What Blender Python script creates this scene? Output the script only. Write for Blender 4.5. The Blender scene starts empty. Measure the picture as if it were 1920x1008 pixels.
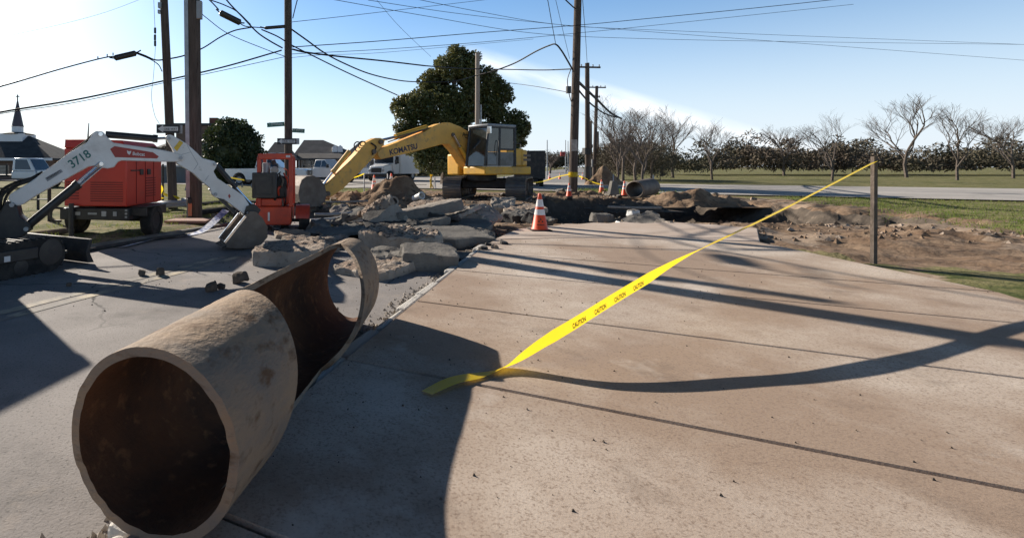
import bpy, bmesh, math, random
import numpy as np
from mathutils import Vector, Matrix, noise as mnoise

# ------------------------------------------------------------------ camera, sky, sun
F, CX, HY, H = 940.0, 600.0, 312.0, 1.32       # focal length (px), principal point (px), eye height (m)
FRAME = (0.0, 0.0, 1920.0)                     # photo pixels: left, top, width of the framed window
scene = bpy.context.scene
RES = (1024, 537)
cam = bpy.data.cameras.new("camera")
camo = bpy.data.objects.new("camera", cam)
scene.collection.objects.link(camo)
scene.camera = camo
camo.location = (0, 0, H)
camo.rotation_euler = (math.radians(90), 0, 0)
cam.sensor_fit = 'HORIZONTAL'
cam.sensor_width = 36.0
cam.lens = 36.0 * F / FRAME[2]
FH = FRAME[2] * RES[1] / RES[0]
cam.shift_x = (FRAME[0] + FRAME[2] / 2 - CX) / FRAME[2]
cam.shift_y = (HY - FRAME[1] - FH / 2) / FRAME[2]
cam.clip_start, cam.clip_end = 0.05, 3000

SUN_AZ = Vector((-0.665, 0.747)).normalized()
SUN_EL = math.radians(25.5)
world = bpy.data.worlds.new("World")
scene.world = world
world.use_nodes = True
wn, wl = world.node_tree.nodes, world.node_tree.links
bg = wn['Background']
bg.inputs['Strength'].default_value = 0.08
sky = wn.new('ShaderNodeTexSky')
sky.sky_type = 'NISHITA'
sky.sun_disc = False
sky.sun_elevation = SUN_EL
sky.sun_rotation = math.atan2(SUN_AZ.x, SUN_AZ.y)
sky.air_density, sky.dust_density, sky.ozone_density = 1.0, 0.5, 3.0
# thin cirrus streak, laid out by direction in the sky
tc = wn.new('ShaderNodeTexCoord'); sp = wn.new('ShaderNodeSeparateXYZ')
wl.new(tc.outputs['Generated'], sp.inputs[0])
def wm(op, a, b=None):
    n = wn.new('ShaderNodeMath'); n.operation = op
    for i, v in enumerate((a, b)):
        if v is None: continue
        if isinstance(v, (int, float)): n.inputs[i].default_value = v
        else: wl.new(v, n.inputs[i])
    return n.outputs[0]
yy = wm('MAXIMUM', sp.outputs['Y'], 0.02)
U = wm('DIVIDE', sp.outputs['X'], yy); V = wm('DIVIDE', sp.outputs['Z'], yy)
line = wm('SUBTRACT', V, wm('SUBTRACT', 0.305, wm('MULTIPLY', U, 0.29)))
cmb = wn.new('ShaderNodeCombineXYZ')
wl.new(wm('MULTIPLY', U, 5.0), cmb.inputs[0]); wl.new(wm('MULTIPLY', line, 18.0), cmb.inputs[1])
nz = wn.new('ShaderNodeTexNoise'); nz.inputs['Scale'].default_value = 1.1; nz.inputs['Detail'].default_value = 6
wl.new(cmb.outputs[0], nz.inputs['Vector'])
band = wm('SUBTRACT', 1.0, wm('MINIMUM', 1.0, wm('MULTIPLY', wm('ABSOLUTE', line), 34.0)))
gate = wm('MINIMUM', 1.0, wm('MAXIMUM', 0.0, wm('MULTIPLY', wm('SUBTRACT', U, 0.27), 12.0)))
amt = wm('MULTIPLY', wm('MULTIPLY', band, gate), wm('MULTIPLY', wm('MAXIMUM', 0.0, wm('SUBTRACT', nz.outputs['Fac'], 0.28)), 2.4))
amt = wm('MINIMUM', amt, 0.8)
zz_ = wm('MAXIMUM', sp.outputs['Z'], 0.0)
zq = wm('DIVIDE', zz_, 0.185)
hzf = wm('MULTIPLY', wm('POWER', 2.718, wm('MULTIPLY', wm('MULTIPLY', zq, zq), -1.0)), 0.85)   # pale band of haze low in the sky
hs = wn.new('ShaderNodeHueSaturation'); hs.inputs['Saturation'].default_value = 1.2; hs.inputs['Value'].default_value = 1.26
wl.new(sky.outputs[0], hs.inputs['Color'])
zen = wn.new('ShaderNodeMapRange'); zen.interpolation_type = 'SMOOTHSTEP'                                # sky dimmed overhead, out of view, so less of it fills the shade
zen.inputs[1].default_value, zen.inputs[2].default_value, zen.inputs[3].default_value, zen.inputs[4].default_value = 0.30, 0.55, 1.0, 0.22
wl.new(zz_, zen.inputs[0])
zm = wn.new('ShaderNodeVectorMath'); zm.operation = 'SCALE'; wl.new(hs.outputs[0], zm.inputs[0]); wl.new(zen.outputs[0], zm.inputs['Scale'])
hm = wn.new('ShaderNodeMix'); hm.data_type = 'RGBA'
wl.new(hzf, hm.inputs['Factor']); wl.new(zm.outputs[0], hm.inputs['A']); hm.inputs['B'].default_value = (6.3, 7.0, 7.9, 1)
mx = wn.new('ShaderNodeMix'); mx.data_type = 'RGBA'
wl.new(amt, mx.inputs['Factor']); wl.new(hm.outputs['Result'], mx.inputs['A'])
mx.inputs['B'].default_value = (10.5, 10.4, 10.4, 1)
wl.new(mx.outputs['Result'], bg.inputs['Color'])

sd = bpy.data.lights.new("sun", 'SUN')
sd.energy, sd.angle, sd.color = 5.0, math.radians(0.5), (1.0, 0.91, 0.79)
so = bpy.data.objects.new("sun", sd)
scene.collection.objects.link(so)
sdir = Vector((SUN_AZ.x * math.cos(SUN_EL), SUN_AZ.y * math.cos(SUN_EL), math.sin(SUN_EL)))
so.rotation_euler = sdir.to_track_quat('Z', 'Y').to_euler()
so.location = (-20, 20, 30)
vs = scene.view_settings
vs.view_transform, vs.look, vs.exposure, vs.gamma = 'Standard', 'None', 0.75, 1.0
scene.cycles.max_bounces = 6

# ------------------------------------------------------------------ helpers
random.seed(7)
rng = np.random.default_rng(7)
def P(px, py, Y): return Vector(((px - CX) / F * Y, Y, H - (py - HY) / F * Y))
def G(px, py, z=0.0):
    return P(px, py, (H - z) * F / (py - HY))
U2, N2 = Vector((0.463, 0.886)), Vector((0.886, -0.463))       # along the street, to its right
def R(s, o, z=0.0): return Vector((U2.x * s + N2.x * o, U2.y * s + N2.y * o, z))
def PLN(A, d):
    def f(px, py):
        k = (px - CX) / F
        t = (k * A[1] - A[0]) / (d[0] - k * d[1])
        return P(px, py, A[1] + d[1] * t)
    return f
def nrm(v): v = Vector(v); return v.normalized()
def rotz(a): return Matrix.Rotation(a, 4, 'Z')
def frame(x, y, z, o=(0, 0, 0)):
    m = Matrix.Identity(4)
    for i in range(3):
        m[i][0], m[i][1], m[i][2], m[i][3] = x[i], y[i], z[i], o[i]
    return m

def wloc(o):
    v = Vector((0, 0, 0))
    while o: v = v + Vector(o.location); o = o.parent
    return v
def tag(o, label=None, cat=None, group=None, kind=None):
    if label: o['label'] = label
    if cat: o['category'] = cat
    if group: o['group'] = group
    if kind: o['kind'] = kind
    return o
def thing(name, loc, label, cat, group=None):
    o = bpy.data.objects.new(name, None)
    o.empty_display_size = 0.2
    scene.collection.objects.link(o)
    o.location = loc
    return tag(o, label, cat, group)
def copy_tree(o, parent=None):
    c = o.copy(); scene.collection.objects.link(c); c.parent = parent
    for ch in list(o.children): copy_tree(ch, c)
    return c

class MB:
    def __init__(s): s.v, s.f, s.m, s.cur = [], [], [], 0
    def add(s, vs, fs):
        b = len(s.v)
        s.v.extend(tuple(v) for v in vs)
        s.f.extend([tuple(i + b for i in f) for f in fs])
        s.m.extend([s.cur] * len(fs))
        return s
    def hexa(s, b, t):
        return s.add(list(b) + list(t), [(3, 2, 1, 0), (4, 5, 6, 7), (0, 1, 5, 4), (1, 2, 6, 5), (2, 3, 7, 6), (3, 0, 4, 7)])
    def box(s, c, size, M=None):
        x, y, z = size[0] / 2, size[1] / 2, size[2] / 2
        b = [Vector(p) for p in ((-x, -y, -z), (x, -y, -z), (x, y, -z), (-x, y, -z))]
        t = [Vector(p) for p in ((-x, -y, z), (x, -y, z), (x, y, z), (-x, y, z))]
        if M is not None:
            M = M.to_3x3(); b = [M @ p for p in b]; t = [M @ p for p in t]
        c = Vector(c)
        return s.hexa([p + c for p in b], [p + c for p in t])
    def beam(s, a, b, w, h, up=(0, 0, 1)):
        a, b = Vector(a), Vector(b); d = (b - a); L = d.length; d.normalize()
        up = Vector(up)
        if abs(d.dot(up)) > 0.98: up = Vector((0, 1, 0))
        y = up.cross(d).normalized(); z = d.cross(y)
        return s.box((a + b) / 2, (L, w, h), frame(d, y, z))
    def prism(s, pts, off):
        pts = [Vector(p) for p in pts]; off = Vector(off); n = len(pts)
        vs = [p - off / 2 for p in pts] + [p + off / 2 for p in pts]
        fs = [tuple(range(n - 1, -1, -1)), tuple(range(n, 2 * n))] + [(i, (i + 1) % n, n + (i + 1) % n, n + i) for i in range(n)]
        return s.add(vs, fs)
    def tube(s, pts, r, n=8, cap=True):
        pts = [Vector(p) for p in pts]; m = len(pts)
        rs = list(r) if hasattr(r, '__len__') else [r] * m
        t0 = (pts[1] - pts[0]).normalized()
        up = Vector((0, 0, 1)) if abs(t0.z) < 0.9 else Vector((1, 0, 0))
        x = up.cross(t0).normalized()
        vs, fs = [], []
        for i, p in enumerate(pts):
            t = (pts[min(i + 1, m - 1)] - pts[max(i - 1, 0)]).normalized()
            x = (x - t * x.dot(t)).normalized(); y = t.cross(x)
            for k in range(n):
                a = 2 * math.pi * k / n
                vs.append(p + (x * math.cos(a) + y * math.sin(a)) * rs[i])
        for i in range(m - 1):
            for k in range(n):
                k2 = (k + 1) % n
                fs.append((i * n + k, i * n + k2, (i + 1) * n + k2, (i + 1) * n + k))
        if cap:
            fs.append(tuple(range(n - 1, -1, -1))); fs.append(tuple(range((m - 1) * n, m * n)))
        return s.add(vs, fs)
    def lathe(s, prof, M=None, n=20, closed=False):
        M = M or Matrix.Identity(4)
        vs, fs, m = [], [], len(prof)
        for r, z in prof:
            for k in range(n):
                a = 2 * math.pi * k / n
                vs.append(M @ Vector((r * math.cos(a), r * math.sin(a), z)))
        for i in range(m if closed else m - 1):
            j = (i + 1) % m
            for k in range(n):
                k2 = (k + 1) % n
                fs.append((i * n + k, i * n + k2, j * n + k2, j * n + k))
        if not closed:
            fs.append(tuple(range(n - 1, -1, -1))); fs.append(tuple(range((m - 1) * n, m * n)))
        return s.add(vs, fs)
    def build(s, name, mats, parent=None, origin=None, angle=35, bevel=0.0, seg=2, recalc=True):
        me = bpy.data.meshes.new(name)
        off = wloc(parent) if parent else Vector((0, 0, 0))
        o0 = Vector(origin) if origin is not None else Vector((0, 0, 0))
        arr = np.array(s.v, dtype=float) - np.array(off + o0)
        me.from_pydata(arr.tolist(), [], s.f)
        mats = mats if isinstance(mats, (list, tuple)) else [mats]
        for m in mats: me.materials.append(m)
        me.polygons.foreach_set('material_index', s.m)
        if recalc:
            bm = bmesh.new(); bm.from_mesh(me)
            bmesh.ops.recalc_face_normals(bm, faces=bm.faces)
            bm.to_mesh(me); bm.free()
        if angle:
            me.shade_smooth(); me.set_sharp_from_angle(angle=math.radians(angle))
        me.update()
        o = bpy.data.objects.new(name, me)
        scene.collection.objects.link(o)
        if parent: o.parent = parent
        o.location = o0
        if bevel:
            b = o.modifiers.new('bevel', 'BEVEL'); b.width = bevel; b.segments = seg; b.limit_method = 'ANGLE'
        return o

def catmull(pts, n=8):
    pts = [Vector(p) for p in pts]
    if len(pts) < 3: return [pts[0].lerp(pts[1], i / n) for i in range(n + 1)]
    q = [pts[0] * 2 - pts[1]] + pts + [pts[-1] * 2 - pts[-2]]
    out = []
    for i in range(1, len(q) - 2):
        a, b, c, d = q[i - 1:i + 3]
        for k in range(n):
            t = k / n
            out.append(0.5 * ((2 * b) + (c - a) * t + (2 * a - 5 * b + 4 * c - d) * t * t + (3 * b - a - 3 * c + d) * t ** 3))
    out.append(pts[-1])
    return out

# ------------------------------------------------------------------ materials
def mat(name, col, rough=0.6, metal=0.0, col2=None, scale=4.0, detail=6.0, bump=0.0, bscale=None, spec=0.5,
        lo=0.4, hi=0.65, col3=None, scale3=25.0, lo3=0.6, hi3=0.7, stretch=None, coord='Object', coat=0.0):
    m = bpy.data.materials.new(name); m.use_nodes = True
    n, l = m.node_tree.nodes, m.node_tree.links
    b = n['Principled BSDF']
    b.inputs['Roughness'].default_value = rough
    b.inputs['Metallic'].default_value = metal
    b.inputs['Specular IOR Level'].default_value = spec
    b.inputs['Coat Weight'].default_value = coat
    tc = n.new('ShaderNodeTexCoord'); vec = tc.outputs[coord]
    if stretch:
        mp = n.new('ShaderNodeMapping'); mp.inputs['Scale'].default_value = stretch
        l.new(vec, mp.inputs[0]); vec = mp.outputs[0]
    def ns(sc, dt):
        t = n.new('ShaderNodeTexNoise'); t.inputs['Scale'].default_value = sc; t.inputs['Detail'].default_value = dt
        t.inputs['Roughness'].default_value = 0.6
        l.new(vec, t.inputs['Vector']); return t.outputs['Fac']
    def mixc(fac, a, bcol, lo_, hi_):
        r = n.new('ShaderNodeMapRange'); r.inputs[1].default_value = lo_; r.inputs[2].default_value = hi_
        l.new(fac, r.inputs[0])
        x = n.new('ShaderNodeMix'); x.data_type = 'RGBA'
        l.new(r.outputs[0], x.inputs['Factor'])
        if isinstance(a, tuple): x.inputs['A'].default_value = (*a, 1)
        else: l.new(a, x.inputs['A'])
        x.inputs['B'].default_value = (*bcol, 1)
        return x.outputs['Result']
    if col2 is None: col2 = tuple(c * 0.8 for c in col)
    c = mixc(ns(scale, detail), tuple(col), tuple(col2), lo, hi)
    if col3 is not None: c = mixc(ns(scale3, 4.0), c, tuple(col3), lo3, hi3)
    l.new(c, b.inputs['Base Color'])
    if bump:
        bp = n.new('ShaderNodeBump'); bp.inputs['Strength'].default_value = bump; bp.inputs['Distance'].default_value = 0.03
        l.new(ns(bscale or scale * 6, 5.0), bp.inputs['Height']); l.new(bp.outputs[0], b.inputs['Normal'])
    return m

M = {}
M['asphalt'] = mat('asphalt', (0.20, 0.182, 0.172), 0.9, col2=(0.29, 0.265, 0.25), scale=0.9, detail=9, bump=0.22, bscale=75, col3=(0.09, 0.083, 0.078), scale3=60.0, lo3=0.56, hi3=0.7, spec=0.3)
M['far_asphalt'] = mat('far_asphalt', (0.20, 0.20, 0.20), 0.9, col2=(0.27, 0.26, 0.25), scale=0.3, spec=0.2)
M['lot'] = mat('lot', (0.33, 0.31, 0.29), 0.9, col2=(0.42, 0.39, 0.36), scale=0.25, spec=0.2, col3=(0.24, 0.22, 0.2), scale3=0.8)
M['pavement'] = mat('pavement', (0.325, 0.24, 0.18), 0.9, col2=(0.56, 0.485, 0.415), scale=0.55, detail=10, bump=0.12, bscale=90, col3=(0.215, 0.155, 0.118), scale3=85.0, lo3=0.5, hi3=0.72, spec=0.25, lo=0.44, hi=0.66)
M['pavement_pale'] = mat('pavement_pale', (0.42, 0.33, 0.265), 0.9, col2=(0.50, 0.42, 0.36), scale=0.8, detail=10, bump=0.12, bscale=80, col3=(0.36, 0.28, 0.22), scale3=30.0, lo3=0.55, hi3=0.75, spec=0.25)
M['kerb'] = mat('kerb', (0.42, 0.40, 0.37), 0.9, col2=(0.54, 0.51, 0.47), scale=2.0, bump=0.4, bscale=40, spec=0.25, col3=(0.2, 0.18, 0.16), scale3=7.0, lo3=0.6, hi3=0.7)
M['concrete'] = mat('concrete', (0.26, 0.225, 0.19), 0.95, col2=(0.37, 0.33, 0.285), scale=2.2, detail=9, bump=0.55, bscale=28, col3=(0.16, 0.135, 0.11), scale3=13.0, lo3=0.57, hi3=0.72, spec=0.2)
M['concrete_rough'] = mat('concrete_rough', (0.27, 0.20, 0.155), 1.0, col2=(0.38, 0.32, 0.265), scale=4, detail=9, bump=1.0, bscale=22, col3=(0.10, 0.08, 0.062), scale3=17.0, lo3=0.53, hi3=0.62, spec=0.15)
M['concrete_grey'] = mat('concrete_grey', (0.135, 0.125, 0.113), 0.95, col2=(0.205, 0.19, 0.17), scale=2.0, detail=9, bump=0.5, bscale=30, col3=(0.12, 0.11, 0.1), scale3=9.0, lo3=0.58, hi3=0.72, spec=0.2)
M['tar'] = mat('tar', (0.035, 0.034, 0.034), 0.9, col2=(0.075, 0.07, 0.065), scale=5, bump=0.8, bscale=30, spec=0.3)
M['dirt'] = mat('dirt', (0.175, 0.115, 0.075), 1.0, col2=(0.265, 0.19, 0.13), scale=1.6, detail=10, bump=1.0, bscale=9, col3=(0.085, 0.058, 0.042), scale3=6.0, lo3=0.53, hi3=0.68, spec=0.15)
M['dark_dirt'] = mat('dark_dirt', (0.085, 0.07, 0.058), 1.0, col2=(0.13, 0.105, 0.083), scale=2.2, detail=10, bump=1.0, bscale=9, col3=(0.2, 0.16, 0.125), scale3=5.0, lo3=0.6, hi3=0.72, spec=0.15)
M['pale_dirt'] = mat('pale_dirt', (0.33, 0.25, 0.185), 1.0, col2=(0.24, 0.175, 0.125), scale=1.6, detail=10, bump=0.8, bscale=9, spec=0.15)
M['grass'] = mat('grass', (0.12, 0.125, 0.045), 1.0, col2=(0.25, 0.21, 0.115), scale=0.7, detail=10, bump=0.9, bscale=14, col3=(0.07, 0.085, 0.028), scale3=3.5, lo3=0.5, hi3=0.62, spec=0.1)
M['blade'] = mat('blade', (0.11, 0.17, 0.03), 0.7, col2=(0.24, 0.23, 0.09), scale=1.4, spec=0.2)
M['wood_pole'] = mat('wood_pole', (0.078, 0.06, 0.05), 0.9, col2=(0.125, 0.098, 0.082), scale=3, stretch=(6, 6, 0.5), bump=0.6, bscale=12, spec=0.2, col3=(0.045, 0.034, 0.028), scale3=5.0, lo3=0.58, hi3=0.66)
M['pale_pole'] = mat('pale_pole', (0.30, 0.25, 0.21), 0.9, col2=(0.39, 0.335, 0.29), scale=3, stretch=(6, 6, 0.5), spec=0.2)
M['galv'] = mat('galvanised_metal', (0.38, 0.39, 0.40), 0.5, 0.5, col2=(0.28, 0.29, 0.3), scale=6)
M['black'] = mat('black_steel', (0.018, 0.018, 0.02), 0.45, 0.0, col2=(0.035, 0.033, 0.03), scale=7, spec=0.5)
M['dusty_black'] = mat('dusty_black', (0.022, 0.022, 0.023), 0.6, col2=(0.07, 0.06, 0.05), scale=4, spec=0.4, lo=0.45, hi=0.75)
M['rubber'] = mat('rubber', (0.016, 0.016, 0.016), 0.85, col2=(0.05, 0.045, 0.04), scale=6, spec=0.3)
M['wire'] = mat('wire', (0.012, 0.012, 0.014), 0.6, spec=0.3)
M['white'] = mat('white_paint', (0.76, 0.735, 0.70), 0.38, col2=(0.66, 0.625, 0.58), scale=2.4, spec=0.5, col3=(0.36, 0.32, 0.27), scale3=7.0, lo3=0.66, hi3=0.8)
M['truck_white'] = mat('truck_white', (0.76, 0.77, 0.78), 0.25, col2=(0.70, 0.71, 0.72), scale=1.2, coat=0.3)
M['red'] = mat('red_paint', (0.52, 0.042, 0.024), 0.42, col2=(0.44, 0.035, 0.022), scale=1.6, col3=(0.27, 0.05, 0.035), scale3=6.0, lo3=0.64, hi3=0.8)
M['pump_red'] = mat('pump_red', (0.60, 0.062, 0.02), 0.45, col2=(0.38, 0.04, 0.022), scale=3, col3=(0.22, 0.05, 0.03), scale3=9.0, lo3=0.62, hi3=0.8)
M['red_dark'] = mat('red_vent', (0.16, 0.014, 0.012), 0.6)
M['yellow'] = mat('yellow_paint', (0.74, 0.40, 0.035), 0.5, col2=(0.62, 0.34, 0.045), scale=1.3, col3=(0.33, 0.22, 0.09), scale3=5.0, lo3=0.58, hi3=0.78)
M['yellow_faded'] = mat('yellow_faded', (0.80, 0.44, 0.085), 0.55, col2=(0.68, 0.375, 0.08), scale=1.6, col3=(0.26, 0.19, 0.10), scale3=5.0, lo3=0.58, hi3=0.78)
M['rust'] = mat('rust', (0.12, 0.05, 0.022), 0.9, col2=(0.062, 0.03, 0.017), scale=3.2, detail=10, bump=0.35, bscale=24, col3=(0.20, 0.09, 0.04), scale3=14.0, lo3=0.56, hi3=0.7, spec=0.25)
M['rust_tan'] = mat('rust_tan', (0.29, 0.205, 0.135), 0.85, col2=(0.20, 0.165, 0.135), scale=2.6, detail=10, bump=0.4, bscale=24, col3=(0.13, 0.075, 0.042), scale3=7.0, lo3=0.54, hi3=0.7, spec=0.25, stretch=(1, 1, 2.2))
M['bucket_steel'] = mat('bucket_steel', (0.13, 0.10, 0.078), 0.65, 0.2, col2=(0.19, 0.155, 0.125), scale=4, bump=0.25, bscale=20)
M['chrome'] = mat('chrome', (0.75, 0.75, 0.77), 0.18, 0.9)
M['glass'] = mat('dark_glass', (0.018, 0.024, 0.032), 0.06, col2=(0.03, 0.038, 0.05), scale=1.0, spec=0.8)
M['cab_glass'] = mat('cab_glass', (0.02, 0.027, 0.028), 0.08, col2=(0.06, 0.07, 0.072), scale=1.5, spec=0.7)
M['orange'] = mat('cone_orange', (0.83, 0.085, 0.018), 0.5, col2=(0.72, 0.07, 0.018), scale=7, col3=(0.40, 0.07, 0.03), scale3=12.0, lo3=0.68, hi3=0.8)
M['collar'] = mat('reflective_white', (0.78, 0.74, 0.72), 0.4, col2=(0.66, 0.6, 0.57), scale=9)
M['sign_black'] = mat('sign_black', (0.02, 0.02, 0.022), 0.5)
M['sign_white'] = mat('sign_white', (0.62, 0.62, 0.62), 0.5)
M['sign_green'] = mat('sign_green', (0.02, 0.15, 0.095), 0.5)
M['tape'] = mat('tape_yellow', (0.85, 0.64, 0.025), 0.4, col2=(0.78, 0.55, 0.02), scale=5)
M['letter'] = mat('letter_black', (0.03, 0.026, 0.02), 0.6)
M['teal'] = mat('letter_teal', (0.035, 0.16, 0.14), 0.6)
M['navy'] = mat('letter_navy', (0.035, 0.035, 0.075), 0.6)
M['decal_white'] = mat('decal_white', (0.7, 0.68, 0.66), 0.5)
M['decal_red'] = mat('decal_red', (0.36, 0.035, 0.022), 0.45, col2=(0.30, 0.03, 0.02))
M['decal_yellow'] = mat('decal_yellow', (0.72, 0.46, 0.03), 0.5, col2=(0.55, 0.33, 0.03), scale=16)
M['grey_plastic'] = mat('grey_plastic', (0.3, 0.31, 0.32), 0.5)
M['pvc'] = mat('pvc_white', (0.68, 0.67, 0.64), 0.45, col2=(0.55, 0.53, 0.5), scale=3)
M['hose'] = mat('hose_blue_white', (0.74, 0.76, 0.82), 0.7, col2=(0.16, 0.21, 0.40), scale=7, lo=0.48, hi=0.58)
M['leaf'] = mat('leaf_magnolia', (0.062, 0.084, 0.028), 0.36, col2=(0.125, 0.138, 0.055), scale=0.8, col3=(0.20, 0.135, 0.06), scale3=3.0, lo3=0.62, hi3=0.7, spec=0.5)
M['leaf_dark'] = mat('leaf_dark', (0.030, 0.046, 0.02), 0.5, col2=(0.062, 0.078, 0.03), scale=1.5, spec=0.4)
M['bark'] = mat('bark', (0.10, 0.08, 0.065), 0.95, col2=(0.16, 0.13, 0.11), scale=4, bump=0.6, bscale=14, spec=0.2)
M['twig'] = mat('twig', (0.115, 0.092, 0.078), 0.95, col2=(0.17, 0.14, 0.12), scale=3, spec=0.2)
M['thicket'] = mat('thicket', (0.135, 0.108, 0.085), 0.95, col2=(0.075, 0.075, 0.045), scale=0.12, spec=0.2)
M['brick'] = mat('brick', (0.19, 0.085, 0.06), 0.9, col2=(0.135, 0.062, 0.047), scale=2.0, spec=0.2)
M['brown_brick'] = mat('brown_brick', (0.17, 0.115, 0.09), 0.9, col2=(0.12, 0.085, 0.07), scale=2.0, spec=0.2)
M['shingle'] = mat('shingle', (0.105, 0.10, 0.098), 0.9, col2=(0.15, 0.14, 0.135), scale=1.2, bump=0.4, bscale=8, spec=0.2)
M['shingle_dark'] = mat('shingle_dark', (0.042, 0.047, 0.053), 0.9, col2=(0.062, 0.068, 0.075), scale=1.2, bump=0.4, bscale=8, spec=0.2)
M['siding'] = mat('siding', (0.50, 0.49, 0.47), 0.8, col2=(0.42, 0.41, 0.39), scale=1.0)
M['white_trim'] = mat('white_trim', (0.74, 0.75, 0.77), 0.6, col2=(0.66, 0.67, 0.7), scale=1.0)
M['line_paint'] = mat('line_paint', (0.45, 0.385, 0.28), 0.8, col2=(0.20, 0.185, 0.17), scale=3.0, detail=10, lo=0.38, hi=0.54, spec=0.2)
M['spray'] = mat('spray_orange', (0.62, 0.20, 0.10), 0.9, col2=(0.45, 0.25, 0.17), scale=8)

# stripes: orange and white barricade boards, slanted in the board's own space
def cracks(m, scale, width, dark, seed):
    n, l = m.node_tree.nodes, m.node_tree.links
    b = n['Principled BSDF']; src = b.inputs['Base Color'].links[0].from_socket
    tc = n.new('ShaderNodeTexCoord'); nz = n.new('ShaderNodeTexNoise'); nz.inputs['Scale'].default_value = 2.3; nz.inputs['Detail'].default_value = 6
    l.new(tc.outputs['Object'], nz.inputs['Vector'])
    mp = n.new('ShaderNodeVectorMath'); mp.operation = 'MULTIPLY_ADD'; mp.inputs[1].default_value = (.35, .35, 0); l.new(nz.outputs['Color'], mp.inputs[0]); l.new(tc.outputs['Object'], mp.inputs[2])
    ad = n.new('ShaderNodeVectorMath'); ad.operation = 'ADD'; ad.inputs[1].default_value = (seed, seed * 1.7, 0); l.new(mp.outputs[0], ad.inputs[0])
    vo = n.new('ShaderNodeTexVoronoi'); vo.feature = 'DISTANCE_TO_EDGE'; vo.voronoi_dimensions = '2D'; vo.inputs['Scale'].default_value = scale; l.new(ad.outputs[0], vo.inputs['Vector'])
    mr = n.new('ShaderNodeMapRange'); mr.inputs[1].default_value = width; mr.inputs[2].default_value = width * .3; l.new(vo.outputs['Distance'], mr.inputs[0])
    n2 = n.new('ShaderNodeTexNoise'); n2.inputs['Scale'].default_value = .45; l.new(tc.outputs['Object'], n2.inputs['Vector'])
    m2 = n.new('ShaderNodeMapRange'); m2.inputs[1].default_value = .46; m2.inputs[2].default_value = .56; l.new(n2.outputs['Fac'], m2.inputs[0])
    mu = n.new('ShaderNodeMath'); mu.operation = 'MULTIPLY'; l.new(mr.outputs[0], mu.inputs[0]); l.new(m2.outputs[0], mu.inputs[1])
    x = n.new('ShaderNodeMix'); x.data_type = 'RGBA'; l.new(mu.outputs[0], x.inputs['Factor']); l.new(src, x.inputs['A']); x.inputs['B'].default_value = (*dark, 1)
    l.new(x.outputs['Result'], b.inputs['Base Color'])
def stains(m, scale, lo, hi, col, amt, seed):
    n, l = m.node_tree.nodes, m.node_tree.links
    b = n['Principled BSDF']; src = b.inputs['Base Color'].links[0].from_socket
    tc = n.new('ShaderNodeTexCoord'); ad = n.new('ShaderNodeVectorMath'); ad.operation = 'ADD'; ad.inputs[1].default_value = (seed, seed * 2.1, 0); l.new(tc.outputs['Object'], ad.inputs[0])
    nz = n.new('ShaderNodeTexNoise'); nz.inputs['Scale'].default_value = scale; nz.inputs['Detail'].default_value = 9; nz.inputs['Roughness'].default_value = .68; l.new(ad.outputs[0], nz.inputs['Vector'])
    mr = n.new('ShaderNodeMapRange'); mr.inputs[1].default_value = lo; mr.inputs[2].default_value = hi; mr.inputs[4].default_value = amt; l.new(nz.outputs['Fac'], mr.inputs[0])
    x = n.new('ShaderNodeMix'); x.data_type = 'RGBA'; l.new(mr.outputs[0], x.inputs['Factor']); l.new(src, x.inputs['A']); x.inputs['B'].default_value = (*col, 1)
    l.new(x.outputs['Result'], b.inputs['Base Color'])
stains(M['pavement'], 1.7, .55, .72, (.15, .11, .085), .55, 4.0)
stains(M['pavement'], .8, .58, .70, (.60, .54, .48), .6, 9.0)
stains(M['asphalt'], .9, .56, .72, (.075, .07, .066), .7, 2.0)
stains(M['asphalt'], 1.6, .58, .70, (.34, .285, .235), .55, 7.0)
stains(M['yellow'], 1.1, .55, .7, (.30, .19, .09), .55, 2.0)
stains(M['yellow_faded'], 1.1, .52, .68, (.36, .24, .11), .6, 5.0)
stains(M['red'], 1.6, .56, .72, (.22, .07, .05), .5, 3.0)
stains(M['white'], 2.2, .56, .72, (.40, .36, .31), .5, 3.0)
cracks(M['asphalt'], .55, .009, (.05, .047, .045), 3.0)
for k_, c_ in (('leaf', (.15, .14, .045)), ('leaf_dark', (.08, .11, .03)), ('blade', (.25, .30, .06))):
    nt = M[k_].node_tree; tr_ = nt.nodes.new('ShaderNodeBsdfTranslucent'); tr_.inputs['Color'].default_value = (*c_, 1)
    ms_ = nt.nodes.new('ShaderNodeMixShader'); ms_.inputs[0].default_value = {'leaf': .24, 'leaf_dark': .10, 'blade': .35}[k_]
    nt.links.new(nt.nodes['Principled BSDF'].outputs[0], ms_.inputs[1]); nt.links.new(tr_.outputs[0], ms_.inputs[2]); nt.links.new(ms_.outputs[0], nt.nodes['Material Output'].inputs[0])
_t = M['tape'].node_tree
_tr = _t.nodes.new('ShaderNodeBsdfTranslucent'); _tr.inputs['Color'].default_value = (0.95, 0.70, 0.03, 1)
_mx = _t.nodes.new('ShaderNodeMixShader'); _mx.inputs[0].default_value = 0.5
_t.links.new(_t.nodes['Principled BSDF'].outputs[0], _mx.inputs[1]); _t.links.new(_tr.outputs[0], _mx.inputs[2])
_t.links.new(_mx.outputs[0], _t.nodes['Material Output'].inputs[0])
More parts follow.
